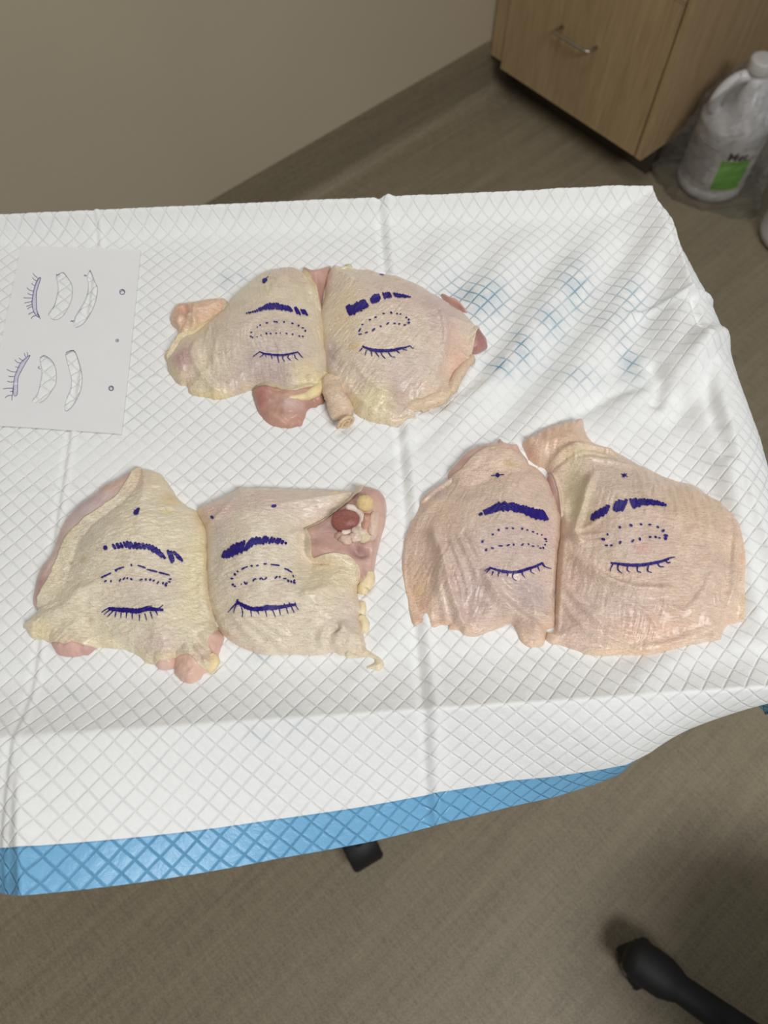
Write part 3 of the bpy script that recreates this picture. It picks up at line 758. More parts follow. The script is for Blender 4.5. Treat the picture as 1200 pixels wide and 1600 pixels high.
# ------------------------------------------------------------------ chicken thighs
ZB = ZT + 0.0012        # what they rest on
class Field:
    """a lump of meat or a sheet of skin lying on the pad: height over an outline"""
    def __init__(s, outline_px, lip=0.004, lipw=0.006, dome=0.012, domew=0.04, far=0.008, near=0.001, bumps=(), ridges=(), under=(), over=0.0016,
                 wr=0.00036, wang=0.5, wlen=0.012, wwid=0.0019, lump=0.0009, seed=0, nsm=4, jag=0.0):
        px = catmull(outline_px, nsm)
        c = px.mean(0)
        t = np.roll(px, -1, 0) - np.roll(px, 1, 0); nr = np.stack([t[:, 1], -t[:, 0]], 1); nr /= np.linalg.norm(nr, axis=1, keepdims=True) + 1e-9
        area = 0.5 * np.sum(px[:, 0] * np.roll(px[:, 1], -1) - np.roll(px[:, 0], -1) * px[:, 1])
        if area < 0: nr = -nr                    # outward, photo frame (y down)
        zc = near + (far - near) * smooth01((-nr[:, 1] + 0.6) / 1.6)
        k = np.ones(9) / 9; zc = np.convolve(np.r_[zc[-4:], zc, zc[:4]], k, 'valid')
        w = unproj(px, ZB + zc)[:, :2]
        if jag:
            u = np.arange(len(w)); w = w + jag * np.stack([fbm(u * 0.45, u * 0 + 3.3, seed + 31), fbm(u * 0.45, u * 0 + 9.1, seed + 37)], 1)
        s.poly = w; s.lip, s.lipw, s.dome, s.domew = lip, lipw, dome, domew
        q = lambda p: unproj(p, ZB + 0.012)[:, :2]
        s.bumps = [(q([(b[0], b[1])])[0], b[2], b[3], b[4], b[5]) for b in bumps]
        s.ridges = [(q(catmull(r[0], 5, False)), r[1], r[2]) for r in ridges]
        s.under = under; s.over = over; s.wr, s.wang, s.wlen, s.wwid, s.lump, s.seed = wr, wang, wlen, wwid, lump, seed
    def h(s, p, d=None):
        p = np.asarray(p, float)
        if d is None:
            d, _, _ = seg_dist(p, s.poly); d = np.where(inside(p, s.poly), d, 0)
        x, y = p.T
        lp = s.lip * np.sqrt(np.clip(1 - (1 - np.clip(d / s.lipw, 0, 1)) ** 2, 0, 1))
        z = lp + s.dome * (1 - (1 - np.clip(d / s.domew, 0, 1)) ** 2)
        fade = smooth01(d / 0.008)
        for c, rx, ry, ang, hh in s.bumps:
            ca, sa = math.cos(ang), math.sin(ang); dx, dy = x - c[0], y - c[1]
            u = (dx * ca + dy * sa) / rx; v = (-dx * sa + dy * ca) / ry
            z = z + hh * np.exp(-(u * u + v * v)) * smooth01(d / 0.004)
        for pl, wd, hh in s.ridges:
            lo = pl.min(0) - 3 * wd; hi = pl.max(0) + 3 * wd
            mk = (x > lo[0]) & (x < hi[0]) & (y > lo[1]) & (y < hi[1])
            if not mk.any(): continue
            dd, _, par = seg_dist(p[mk], pl, False)
            tp = np.clip(np.minimum(par, len(pl) - 1 - par) / 4 + 0.25, 0, 1)
            z[mk] += 1.4 * hh * np.exp(-(dd / wd) ** 2) * tp * smooth01(d[mk] / 0.003)
        for u in s.under:
            lo = u.poly.min(0); hi = u.poly.max(0); mk = (x > lo[0]) & (x < hi[0]) & (y > lo[1]) & (y < hi[1])
            hu = np.zeros(len(p)); 
            if mk.any():
                ins_ = inside(p[mk], u.poly); hu[mk] = u.h(p[mk]) * ins_
            m = hu > 0
            z = np.where(m, np.maximum(z, hu + s.over), z)
        ca, sa = math.cos(s.wang), math.sin(s.wang)
        wx = x + 0.004 * vnoise(x * 70, y * 70, s.seed + 1); wy = y + 0.004 * vnoise(x * 70, y * 70, s.seed + 2)
        u = (wx * ca + wy * sa) / s.wlen; v = (-wx * sa + wy * ca) / s.wwid
        amp = 0.45 + 1.1 * smooth01(vnoise(x * 45, y * 45, s.seed + 7) + 0.5)
        ws = (1 - 2 * np.abs(fbm(u, v, s.seed + 3, 2))) 
        z = z + (s.wr * amp * (ws - 0.5) * 1.6 + s.lump * fbm(x * 75, y * 75, s.seed + 5)) * (0.25 + 0.75 * fade)
        z = np.maximum(z, 0.0006 + 0.55 * lp)
        return z
    def mesh(s, name, mat, parent, colfn, g=0.0008):
        lo = s.poly.min(0) - g * 1.5; hi = s.poly.max(0) + g * 1.5
        nx, ny = (np.ceil((hi - lo) / g)).astype(int) + 1
        X, Y = np.meshgrid(lo[0] + np.arange(nx) * g, lo[1] + np.arange(ny) * g, indexing='ij')
        p = np.stack([X.ravel(), Y.ravel()], 1)
        ins = inside(p, s.poly)
        I = ins.reshape(nx, ny); any_ = I[:-1, :-1] | I[1:, :-1] | I[1:, 1:] | I[:-1, 1:]
        idx = np.arange(nx * ny).reshape(nx, ny)
        F = np.stack([idx[:-1, :-1], idx[1:, :-1], idx[1:, 1:], idx[:-1, 1:]], -1)[any_]
        used = np.unique(F); mp = -np.ones(nx * ny, int); mp[used] = np.arange(len(used)); F = mp[F]
        p = p[used]; ins = ins[used]
        d, near, _ = seg_dist(p, s.poly); d = np.where(ins, d, 0)
        p = np.where(ins[:, None], p, near)
        z = s.h(p, d)
        V = np.column_stack([p, ZB + z])
        # skirt down to the pad (or to the meat below)
        E = np.concatenate([F[:, [0, 1]], F[:, [1, 2]], F[:, [2, 3]], F[:, [3, 0]]]); key = np.sort(E, 1)
        _, inv, cnt = np.unique(key[:, 0] * 10000000 + key[:, 1], return_inverse=True, return_counts=True)
        bd = E[cnt[inv] == 1]; bv = np.unique(bd)
        nb = -np.ones(len(V), int); nb[bv] = len(V) + np.arange(len(bv))
        zl = np.zeros(len(bv)) + ZB - 0.0012
        for u in s.under:
            hu = u.h(V[bv, :2]) * inside(V[bv, :2], u.poly); zl = np.where(hu > 0, np.maximum(zl, ZB + hu - 0.0012), zl)
        sk = np.column_stack([V[bv, :2], np.minimum(zl, V[bv, 2])])
        SF = np.column_stack([bd[:, 1], bd[:, 0], nb[bd[:, 0]], nb[bd[:, 1]]])
        V2 = np.vstack([V, sk]); F2 = np.vstack([F, SF])
        dd = np.r_[d, np.zeros(len(bv))]
        return link_mesh(name, V2, F2, mat, parent, True, colfn(V2[:, :2], dd))
def colours(base, blobs=(), edge=None, edgew=0.006, seed=0, var=0.05, desat=0.14):
    """flesh colour with patches of its own: blobs (px, py, rx_px, ry_px, rgb, strength)"""
    def fn(p, d):
        c = np.tile(np.array(srgb(base)), (len(p), 1))
        for (bx, by, rx, ry, rgb, st) in blobs:
            w = unproj([(bx, by), (bx + rx, by), (bx, by - ry)], ZB + 0.012)
            dx = (p[:, 0] - w[0, 0]) / (w[1, 0] - w[0, 0]); dy = (p[:, 1] - w[0, 1]) / (w[2, 1] - w[0, 1])
            n = 1 + 0.5 * fbm(p[:, 0] * 60, p[:, 1] * 60, seed + int(bx) % 7)
            m = (st * np.exp(-((dx * dx + dy * dy) * n) ** 1.3))[:, None]
            c = c * (1 - m) + np.array(srgb(rgb)) * m
        if edge is not None:
            m = (np.exp(-(d / edgew) ** 2) * np.clip(0.3 + 1.1 * fbm(p[:, 0] * 60, p[:, 1] * 60, seed + 2), 0, 0.8))[:, None]
            m = np.clip(m, 0, 1); c = c * (1 - m) + np.array(srgb(edge)) * m
        c = c * (1 + var * 2 * fbm(p[:, 0] * 130, p[:, 1] * 130, seed + 9)[:, None])
        lum = c @ np.array([0.3, 0.55, 0.15]); c = (c * (1 - desat) + lum[:, None] * desat) * np.array([1.20, 1.19, 1.22])
        return np.clip(c, 0, 1)
    return fn
def on_field(fields, px, lift=0.0004):
    """points of the topmost surface seen at photo pixels, a hair above it"""
    px = np.asarray(px, float); z = np.full(len(px), ZB + 0.018)
    for _ in range(16):
        w = unproj(px, z); hh = np.zeros(len(px))
        for f in fields: hh = np.maximum(hh, f.h(w[:, :2]) * inside(w[:, :2], f.poly))
        z = z + 0.6 * (ZB + hh - z)
    w = unproj(px, z); w[:, 2] += lift; return w
def ink_mesh(name, fields, strokes, parent, mat=None):
    """strokes: list of (polyline px, widths px)"""
    pts = []; fs = []
    for pl, wd in strokes:
        pl = np.asarray(pl, float)
        if len(pl) == 1:          # a dot
            n = 9; b = len(pts); pts.append(pl[0])
            rx = wd * random.uniform(0.85, 1.15); ry = wd * random.uniform(0.75, 1.0); ph = random.random() * 6
            for k in range(n):
                a = 2 * math.pi * k / n; r = 1 + 0.18 * math.sin(2 * a + ph)
                pts.append(pl[0] + np.array([math.cos(a) * rx * r, math.sin(a) * ry * r]))
            for k in range(n): fs.append([b, b + 1 + (k + 1) % n, b + 1 + k])
            continue
        seg = np.r_[0, np.cumsum(np.hypot(*np.diff(pl, axis=0).T))]; m = max(3, int(seg[-1] / 1.6) + 1)
        t = np.linspace(0, seg[-1], m); q = np.stack([np.interp(t, seg, pl[:, 0]), np.interp(t, seg, pl[:, 1])], 1)
        w = np.interp(t / seg[-1], np.linspace(0, 1, len(wd)), wd) if np.ndim(wd) else np.full(m, wd) * (1 - 0.35 * np.abs(np.linspace(-1, 1, m)) ** 4)
        w = w * (1 + 0.22 * RNG.uniform(-1, 1, m))
        tg = np.gradient(q, axis=0); tg /= np.linalg.norm(tg, axis=1, keepdims=True) + 1e-9; nn = np.stack([-tg[:, 1], tg[:, 0]], 1)
        b = len(pts)
        for i in range(m): pts += [q[i] + nn[i] * w[i] / 2, q[i], q[i] - nn[i] * w[i] / 2]
        for i in range(m - 1):
            for j in range(2): fs.append([b + 3 * i + j, b + 3 * i + 3 + j, b + 3 * i + 4 + j, b + 3 * i + 1 + j])
    V = on_field(fields, np.array(pts), 0.0007)
    return link_mesh(name, V, fs, mat or M['ink'], parent, False)
def brow_strokes(cv, path, hh, d, wd, step, jit=0.25):
    pth = np.array(path, float); seg = np.r_[0, np.cumsum(np.hypot(*np.diff(pth, axis=0).T))]
    d = np.array(d, float); d /= np.linalg.norm(d); out = []; t = 0.0
    while t <= seg[-1]:
        c = np.array([np.interp(t, seg, pth[:, 0]), np.interp(t, seg, pth[:, 1])]); h = np.interp(t, seg, hh) * random.uniform(0.72, 1.15)
        dd = d + np.array([random.uniform(-jit, jit), 0]) * 0.5
        out.append((cv([c - dd * h, c + dd * h]), wd * SCALE * random.uniform(0.8, 1.15)))
        t += step * random.uniform(0.75, 1.25)
    return out
SCALE = 0.25
def conv(ox, oy, k): return lambda pts: np.array([(ox + x * k, oy + y * k) for x, y in pts])
def ink_set(cv, fields, root, brow, dots, lash_base, lashes, spots, k, lashw=12, extra=()):
    global SCALE
    SCALE = k
    bs = []
    for b in brow: bs += brow_strokes(cv, *b)
    ink_mesh('ink_eyebrow', fields, bs, root)
    ds = []
    for q in dots:
        if len(q) == 2 and not np.isscalar(q[0]): ds.append((cv(q), 9 * k))
        else: ds.append((cv([q[:2]]), (q[2] if len(q) > 2 else 7.0) * k))
    ink_mesh('ink_eyelid', fields, ds, root)['kind'] = 'stuff'
    ls = [(catmull(cv(lash_base), 4, False), [lashw * k * 0.55, lashw * k, lashw * k * 1.1, lashw * k, lashw * k * 0.8, lashw * k * 0.45])]
    ls.append((catmull(cv([(x + 3, y + 3) for x, y in lash_base]), 4, False), lashw * k * 0.6))
    for l in lashes: ls.append((catmull(cv(l), 3, False), [7.0 * k, 6.5 * k, 4.0 * k]))
    ink_mesh('ink_lashes', fields, ls, root)
    sp = []
    for q in spots:
        if len(q) == 3: sp.append((cv([q[:2]]), q[2] * k))
        else: sp.append((cv([q[:2], q[2:4]]), q[4] * k))
    ink_mesh('ink_dot', fields, sp, root)
def dome_at(fields, px, extra=0.0): return on_field(fields, np.atleast_2d(px), extra)
def fold_tube(name, fields, cv, pts, radii, col, parent, lift=0.0, mat='fat', seed=0, na=0.25):
    px = catmull(cv(pts), 4, False); w = on_field(fields, px, 0.0)
    r = np.interp(np.linspace(0, 1, len(px)), np.linspace(0, 1, len(radii)), radii)
    w[:, 2] = np.maximum(w[:, 2] + lift, ZB + r * 0.75)
    e0, e1 = w[0] - (w[1] - w[0]) * 0.4, w[-1] + (w[-1] - w[-2]) * 0.4
    w = np.vstack([e0, w, e1]); r = np.r_[r[0] * 0.35, r, r[-1] * 0.35]
    cc = (np.tile(np.array(srgb(col)), (len(w), 1)) * 0.90 + 0.10 * 0.62) * 1.14 * (1 + 0.05 * RNG.uniform(-1, 1, (len(w), 1)))
    return tube(name, w, r, M[mat], parent, 16, cc, True, na, seed)
def thigh_root(px, label):
    return empty('chicken_thigh', P1(px[0], px[1], ZB), label, 'chicken thigh', 'raw chicken thighs with drawn closed eyes')
LILAC = (196, 178, 176); PINK = (222, 184, 168); YEL = (230, 208, 150); PEACH = (228, 190, 160); CREAM = (232, 216, 184)
MUS = (182, 132, 110); MUSD = (158, 98, 92)

# ---- thigh 1: far row, left
cv = conv(240, 380, 280 / 1200)
t1 = thigh_root((380, 560), 'chicken thigh with a curled skin flap at left, in the far pair beside the card')
m1 = Field(cv([(665,960),(668,1040),(690,1110),(730,1170),(780,1215),(850,1235),(930,1235),(990,1215),(1010,1170),(1035,1105),(1090,1095),(1140,1060),(1150,985),(1100,930),(950,900),(800,900)]), 0.006, 0.007, 0.008, 0.03, 0.008, 0.001, wr=0.0004, wang=-0.3, seed=3, jag=0.001, lump=0.003,
           ridges=[(cv([(760,1090),(830,1120),(900,1150),(1000,1100)]), 0.003, -0.002)])
m1b = Field(cv([(1000,140),(1060,150),(1120,145),(1185,132),(1180,200),(1150,280),(1130,380),(1125,470),(1080,440),(1040,300),(1000,220)]), 0.008, 0.008, 0.006, 0.02, 0.010, wr=0.0002, seed=4)
f1t = Field(cv([(480,350),(400,335),(300,350),(200,365),(150,380),(115,430),(105,490),(120,545),(158,575),(110,650),(70,720),(72,770),(110,800),(180,720),(250,640),(340,580),(420,520),(500,440)]), 0.006, 0.008, 0.006, 0.025, 0.009, 0.001, wr=0.0004, wang=0.6, seed=8, jag=0.0008,
            ridges=[(cv([(130,560),(160,490),(230,480),(270,520),(240,580)]), 0.003, 0.0025), (cv([(180,400),(210,450),(190,500)]), 0.003, -0.003), (cv([(280,380),(270,450),(285,540)]), 0.002, 0.0015)])
s1 = Field(cv([(470,400),(520,330),(600,250),(690,180),(780,140),(880,125),(960,135),(1010,170),(1055,230),(1090,310),(1115,390),(1135,480),(1145,560),(1155,650),(1162,760),(1162,850),(1150,930),(1110,980),(1040,1010),(960,1040),(880,1030),(800,1010),(720,990),(650,985),(590,1005),(520,1030),(440,1045),(400,1050),(350,1030),(290,1025),(240,1000),(225,955),(170,945),(110,880),(80,810),(90,750),(120,690),(155,620),(200,580),(260,560),(330,510),(400,460),(450,430)]),
           0.006, 0.008, 0.017, 0.042, 0.011, 0.001, seed=1, under=(m1, m1b, f1t), wang=1.75, wlen=0.018, jag=0.0010,
           bumps=((395, 500, 0.03, 0.03, 0, 0.003), (320, 560, 0.020, 0.03, 0.4, -0.007), (285, 565, 0.010, 0.014, 0, 0.004)),
           ridges=[(cv([(300,640),(270,740),(300,840),(360,920),(430,970)]), 0.003, 0.0022), (cv([(960,1010),(1060,985),(1120,930),(1140,850)]), 0.005, 0.004), (cv([(1000,180),(1050,270),(1085,360)]), 0.004, 0.003),
                   (cv([(440,660),(410,760),(420,860)]), 0.0025, 0.001), (cv([(380,560),(360,640),(365,700)]), 0.002, 0.001)])
s1.mesh('skin', M['skin'], t1, colours((222, 207, 178), ((420, 560, 60, 60, LILAC, .75), (400, 600, 60, 30, (188, 166, 166), .6), (285, 560, 18, 24, (186, 150, 150), .9), (380, 525, 70, 40, (212, 196, 176), .5), (455, 430, 40, 22, (210, 184, 164), .7), (330, 490, 30, 20, PEACH, .4), (480, 590, 22, 22, YEL, .6), (330, 615, 50, 12, YEL, .7)), YEL, 0.005, 1))
f1t.mesh('skin_flap', M['skin'], t1, colours((226, 188, 158), ((285, 480, 14, 14, (206, 150, 126), .7), (262, 550, 14, 20, YEL, .7)), (226, 200, 150), 0.004, 2))
m1.mesh('muscle', M['muscle'], t1, colours(MUS, ((455, 628, 25, 10, (196, 160, 152), .8), (408, 620, 10, 20, (180, 96, 90), .7)), (176, 110, 96), 0.005, 3, 0.09, 0.30))
m1b.mesh('muscle', M['muscle'], t1, colours((196, 150, 134), ((497, 450, 8, 20, MUSD, .6),), None, 0.005, 4, 0.09, 0.30))
fold_tube('fat', (s1, m1), cv, [(1145,860),(1130,930),(1080,985),(1000,1020),(900,1030)], [0.003, 0.0042, 0.0048, 0.0035, 0.002], (226, 206, 152), t1, -0.002, seed=2)
ink_set(cv, (s1,), t1, [([(625,472),(680,460),(730,440),(780,425),(830,425),(880,435),(930,447)], [5,9,16,24,27,28,26], (.55, 1), 15, 13), ([(955,455),(970,458)], [28,28], (.5,1), 14, 14), ([(995,462),(1030,470)], [26,24], (.6,1), 14, 10)],
        [(715,552),(760,537),(810,528),(825,530),(875,531),(930,540),(972,555),(1000,570),(1017,590),(695,565,5),(655,600),(652,627),(663,634),(695,630,5),(720,620,5),(757,608),(785,608),(822,606,5),(850,604,5),(892,608),(932,613),(977,625),(1000,627)],
        [(710,728),(740,742),(780,748),(830,752),(880,750),(930,740),(968,730)], [[(715,728),(690,745),(665,765)],[(740,745),(725,758),(710,768)],[(750,750),(755,768)],[(790,755),(795,780)],[(830,757),(840,805)],[(870,757),(865,775),(880,795)],[(905,755),(900,770),(920,788)],[(945,748),(950,770),(968,785)],[(970,735),(985,755),(1002,770)]],
        [(745,250,17),(750,240,770,225,5),(740,262,12)], 280 / 1200, 13)

# ---- thigh 2: far row, right
cv = conv(480, 390, 0.25)
t2 = thigh_root((620, 560), 'chicken thigh with a rolled skin end at its lower left, right of the far pair')
m2 = Field(cv([(1060,470),(1110,530),(1130,585),(1112,615),(1070,640),(1030,648),(990,620),(980,540)]), 0.007, 0.006, 0.006, 0.03, 0.006, wr=0.0004, seed=13, jag=0.0008, lump=0.002)
m2b = Field(cv([(840,262),(900,280),(945,298),(985,350),(1000,390),(930,360),(860,310)]), 0.007, 0.006, 0.003, 0.02, 0.007, wr=0.0002, seed=14)
s2 = Field(cv([(150,85),(180,75),(230,90),(300,100),(400,105),(480,120),(560,130),(640,160),(720,200),(800,250),(860,280),(920,320),(980,360),(1040,420),(1075,470),(1080,500),(1055,540),(1035,620),(1025,660),(1040,690),(1000,720),(960,770),(930,820),(915,890),(870,945),(800,965),(730,985),(670,990),(680,1030),(650,1060),(600,1090),(560,1095),(530,1100),(480,1090),(420,1080),(360,1060),(310,1030),(250,960),(190,900),(150,840),(120,770),(108,680),(92,600),(92,530),(80,450),(85,370),(100,290),(112,200),(126,130)]),
           0.006, 0.008, 0.018, 0.042, 0.011, 0.001, seed=11, under=(m2, m2b), wang=0.9, jag=0.0010,
           bumps=((620, 500, 0.035, 0.035, 0, 0.004), (700, 580, 0.012, 0.03, -0.5, -0.006), (622, 628, 0.010, 0.012, 0, -0.006)),
           ridges=[(cv([(800,380),(850,500),(860,600),(830,710),(780,810),(700,880)]), 0.003, 0.0022), (cv([(660,955),(740,960),(830,915),(900,850)]), 0.007, 0.005),
                   (cv([(120,100),(230,105),(350,110),(430,130)]), 0.004, 0.002), (cv([(130,600),(170,680),(210,740)]), 0.003, -0.002), (cv([(110,560),(150,640),(200,700)]), 0.002, 0.002),
                   (cv([(300,740),(360,830),(450,900),(560,920)]), 0.002, 0.0012), (cv([(230,800),(320,930),(440,1020)]), 0.002, 0.0012), (cv([(560,1060),(640,1050),(680,1010)]), 0.002, 0.002)])
s2.mesh('skin', M['skin'], t2, colours((224, 205, 182), ((640, 470, 70, 40, (216, 190, 180), .6), (690, 500, 30, 40, (204, 176, 178), .55), (715, 560, 20, 40, (228, 182, 158), .8), (540, 500, 26, 40, (230, 206, 164), .7), (622, 620, 18, 26, (186, 158, 158), .8), (515, 555, 14, 20, (188, 170, 172), .8), (580, 630, 50, 22, (228, 212, 160), .7), (640, 580, 40, 26, (208, 190, 184), .5), (700, 620, 30, 20, (228, 186, 156), .7), (555, 553, 10, 6, (222, 186, 122), .6), (620, 444, 5, 4, (206, 168, 110), .8)), (230, 208, 164), 0.004, 12))
m2.mesh('muscle', M['muscle'], t2, colours((160, 104, 98), (), (176, 122, 108), 0.003, 13, 0.09, 0.30))
m2b.mesh('muscle', M['muscle'], t2, colours((186, 136, 124), (), (216, 170, 150), 0.003, 14, 0.09, 0.30))
fold_tube('fat', (s2,), cv, [(625,955),(700,962),(780,935),(850,895),(900,850)], [0.0050, 0.0056, 0.0062, 0.0058, 0.003], (230, 206, 176), t2, -0.0045, 'skin', 3, 0.5)
fold_tube('fat', (s2,), cv, [(900,870),(950,790),(990,730),(1030,680)], [0.0045, 0.0045, 0.004, 0.0026], (228, 200, 174), t2, -0.0045, 'skin', 5, 0.5)
fold_tube('fat', (s2,), cv, [(210,122),(250,112),(290,122)], [0.002, 0.0030, 0.002], (238, 226, 184), t2, -0.002, 'fat', 7)
# rolled skin end: a thick roll and the spiral of its cut end
roll = fold_tube('skin_roll', (s2,), cv, [(150,780),(150,860),(172,930),(200,1000),(228,1062)], [0.005, 0.0075, 0.0095, 0.0098, 0.0092], (230, 202, 176), t2, -0.002, 'skin', 9, 0.40)
cpx = np.array([(240, 1078)]); cw = unproj(cv(cpx), ZB + 0.0085)[0]; a1 = unproj(cv([(228, 1062)]), ZB + 0.0085)[0]
ax = Vector((cw - a1)); ax.z = 0; ax.normalize(); sx = ax.cross(Vector((0, 0, 1)))
sp = [Vector(cw) + ax * 0.001 + (sx * math.cos(t) + Vector((0, 0, 1)) * math.sin(t)) * (0.0080 - 0.0070 * t / 12.0) for t in np.linspace(0, 12, 60)]
tube('spiral_end', sp, [0.0013] * 60, M['skin'], roll, 8, np.array(srgb(232, 206, 170)))
ink_set(cv, (s2,), t2, [([(258,385),(300,370),(350,345),(375,335)], [30,32,33,32], (.5, 1), 17, 8), ([(405,322),(450,295)], [24,24], (.5,1), 17, 8), ([(480,290),(525,284)], [22,20], (.5,1), 16, 9), ([(548,285),(600,292),(645,298)], [20,13,6], (.7,1), 12, 11)],
        [(478,402),(525,397),(562,403,6),(583,406,6),(620,427),(634,440),(635,460,9),(610,474),(575,467),(547,464),[(495,472),(512,458)],(460,482),[(405,512),(425,495)],[(360,524),(380,518)],[(320,533),(342,530)],[(320,518),(335,495)],(345,470),[(385,443),(400,438)],[(420,427),(435,424)]],
        [(345,607),(390,625),(430,633),(480,635),(530,632),(580,620),(620,612)], [[(345,618),(325,640)],[(370,632),(362,665)],[(400,635),(405,670)],[(425,640),(450,675)],[(460,640),(470,665),(490,685)],[(505,640),(525,670),(550,675)],[(555,630),(565,640),(580,650)],[(590,620),(605,628),(625,632)],[(620,612),(645,605),(655,618),(668,618)]],
        [(452,155,482,160,6),(468,158,5)], 0.25, 19)

# ---- thigh 3: near row, far left
cv = conv(20, 710, 340 / 1200)
t3 = thigh_root((200, 900), 'creamy chicken thigh nearest the left edge of the photo, pink meat below its corners')
m3 = Field(cv([(700,62),(650,75),(580,120),(500,160),(440,210),(370,260),(310,320),(270,380),(240,450),(220,510),(190,570),(150,620),(125,680),(115,740),(108,820),(150,860),(330,900),(460,760),(520,560),(640,420),(780,300),(770,180)]), 0.0085, 0.010, 0.004, 0.02, 0.006, 0.002, wr=0.0002, wang=0.9, seed=23)
m3b = Field(cv([(205,1010),(230,1080),(270,1110),(330,1117),(390,1107),(450,1080),(500,1000),(420,900),(300,880),(220,940)]), 0.005, 0.006, 0.006, 0.03, 0.005, wr=0.0004, seed=24, jag=0.001, lump=0.002)
m3c = Field(cv([(890,1120),(885,1180),(895,1220),(930,1255),(980,1270),(1030,1250),(1060,1210),(1095,1180),(1090,1100),(1020,960),(900,960)]), 0.006, 0.007, 0.008, 0.03, 0.006, wr=0.0004, seed=25, jag=0.001, lump=0.003)
m3d = Field(cv([(1120,950),(1162,1000),(1152,1050),(1125,1110),(1060,1090),(980,1000),(1000,900),(1080,880)]), 0.009, 0.008, 0.003, 0.02, 0.004, wr=0.0002, seed=26)
m3e = Field(cv([(770,1120),(795,1175),(840,1188),(900,1165),(900,1060),(830,1000),(760,1060)]), 0.007, 0.006, 0.003, 0.02, 0.004, wr=0.0002, seed=27)
s3 = Field(cv([(700,60),(770,65),(820,100),(850,150),(900,220),(960,265),(1000,290),(1038,350),(1066,430),(1080,520),(1086,620),(1094,720),(1098,800),(1104,870),(1120,930),(1130,970),(1090,1040),(1090,1080),(1110,1110),(1115,1150),(1080,1195),(1050,1180),(1000,1130),(940,1120),(900,1135),(850,1150),(800,1160),(740,1150),(700,1120),(640,1085),(560,1070),(490,1065),(420,1065),(360,1050),(300,1055),(210,1040),(150,1020),(100,1010),(65,960),(48,930),(80,890),(120,840),(150,790),(195,725),(232,665),(258,610),(278,550),(298,498),(330,440),(378,395),(445,340),(525,285),(600,225),(650,150),(676,95)]),
           0.005, 0.008, 0.018, 0.045, 0.009, 0.001, seed=21, under=(m3, m3b, m3c, m3d, m3e), wang=0.4, lump=0.0011, jag=0.0012,
           bumps=((200, 830, 0.035, 0.04, 0, 0.004), (110, 985, 0.02, 0.012, 0, -0.006), (150, 940, 0.02, 0.025, 0.6, -0.003)),
           ridges=[(cv([(330,790),(420,760),(520,740)]), 0.004, 0.002), (cv([(1060,520),(1050,650),(1060,780),(1080,880)]), 0.005, 0.003), (cv([(960,300),(880,300),(830,310)]), 0.0025, 0.0012),
                   (cv([(350,1040),(400,1000),(470,1010),(520,1040)]), 0.003, 0.002), (cv([(930,1110),(980,1080),(1060,1070),(1100,1100)]), 0.003, 0.0028), (cv([(1020,1110),(1050,1140),(1090,1170)]), 0.003, 0.0025),
                   (cv([(560,990),(660,1010),(760,1040)]), 0.002, 0.0012), (cv([(500,950),(600,990),(700,985)]), 0.002, 0.0012), (cv([(1090,900),(1050,950),(1000,960)]), 0.0025, 0.002), (cv([(300,860),(360,850),(460,900)]), 0.002, 0.0012)])
s3.mesh('skin', M['skin'], t3, colours((226, 213, 184), ((220, 745, 40, 24, (218, 190, 166), .6), (230, 925, 60, 40, (212, 196, 182), .6), (255, 1010, 40, 26, (206, 184, 176), .65), (100, 1000, 36, 14, (210, 186, 170), .7), (310, 880, 20, 80, (230, 214, 166), .7), (150, 830, 40, 60, (214, 204, 184), .6), (268, 780, 14, 16, (224, 194, 120), .6), (265, 805, 10, 5, (214, 204, 120), .6), (315, 1025, 14, 14, (206, 170, 166), .7), (60, 980, 20, 14, YEL, .5), (112, 882, 3, 2.5, (150, 140, 110), .8), (135, 880, 8, 6, (196, 186, 140), .7)), (230, 212, 166), 0.005, 22))
m3.mesh('muscle', M['muscle'], t3, colours((190, 162, 154), ((170, 755, 30, 14, (206, 164, 146), .9), (130, 795, 26, 30, (178, 158, 162), .8), (60, 920, 12, 24, (192, 144, 134), .8), (80, 860, 10, 24, (206, 178, 156), .6)), (214, 192, 164), 0.004, 23, 0.09, 0.30))
m3b.mesh('muscle', M['muscle'], t3, colours((206, 156, 144), (), (196, 138, 124), 0.004, 24, 0.09, 0.30))
m3c.mesh('muscle', M['muscle'], t3, colours((214, 168, 146), (), (206, 156, 130), 0.004, 25, 0.09, 0.30))
m3d.mesh('muscle', M['muscle'], t3, colours((206, 160, 142), (), None, 0.004, 26, 0.09, 0.30))
m3e.mesh('muscle', M['muscle'], t3, colours((210, 166, 148), (), None, 0.004, 27, 0.09, 0.30))
fold_tube('fat', (s3, m3c), cv, [(1095,1100),(1110,1140),(1075,1190)], [0.003, 0.004, 0.0028], (228, 206, 158), t3, -0.002, 'fat', 4, 0.4)
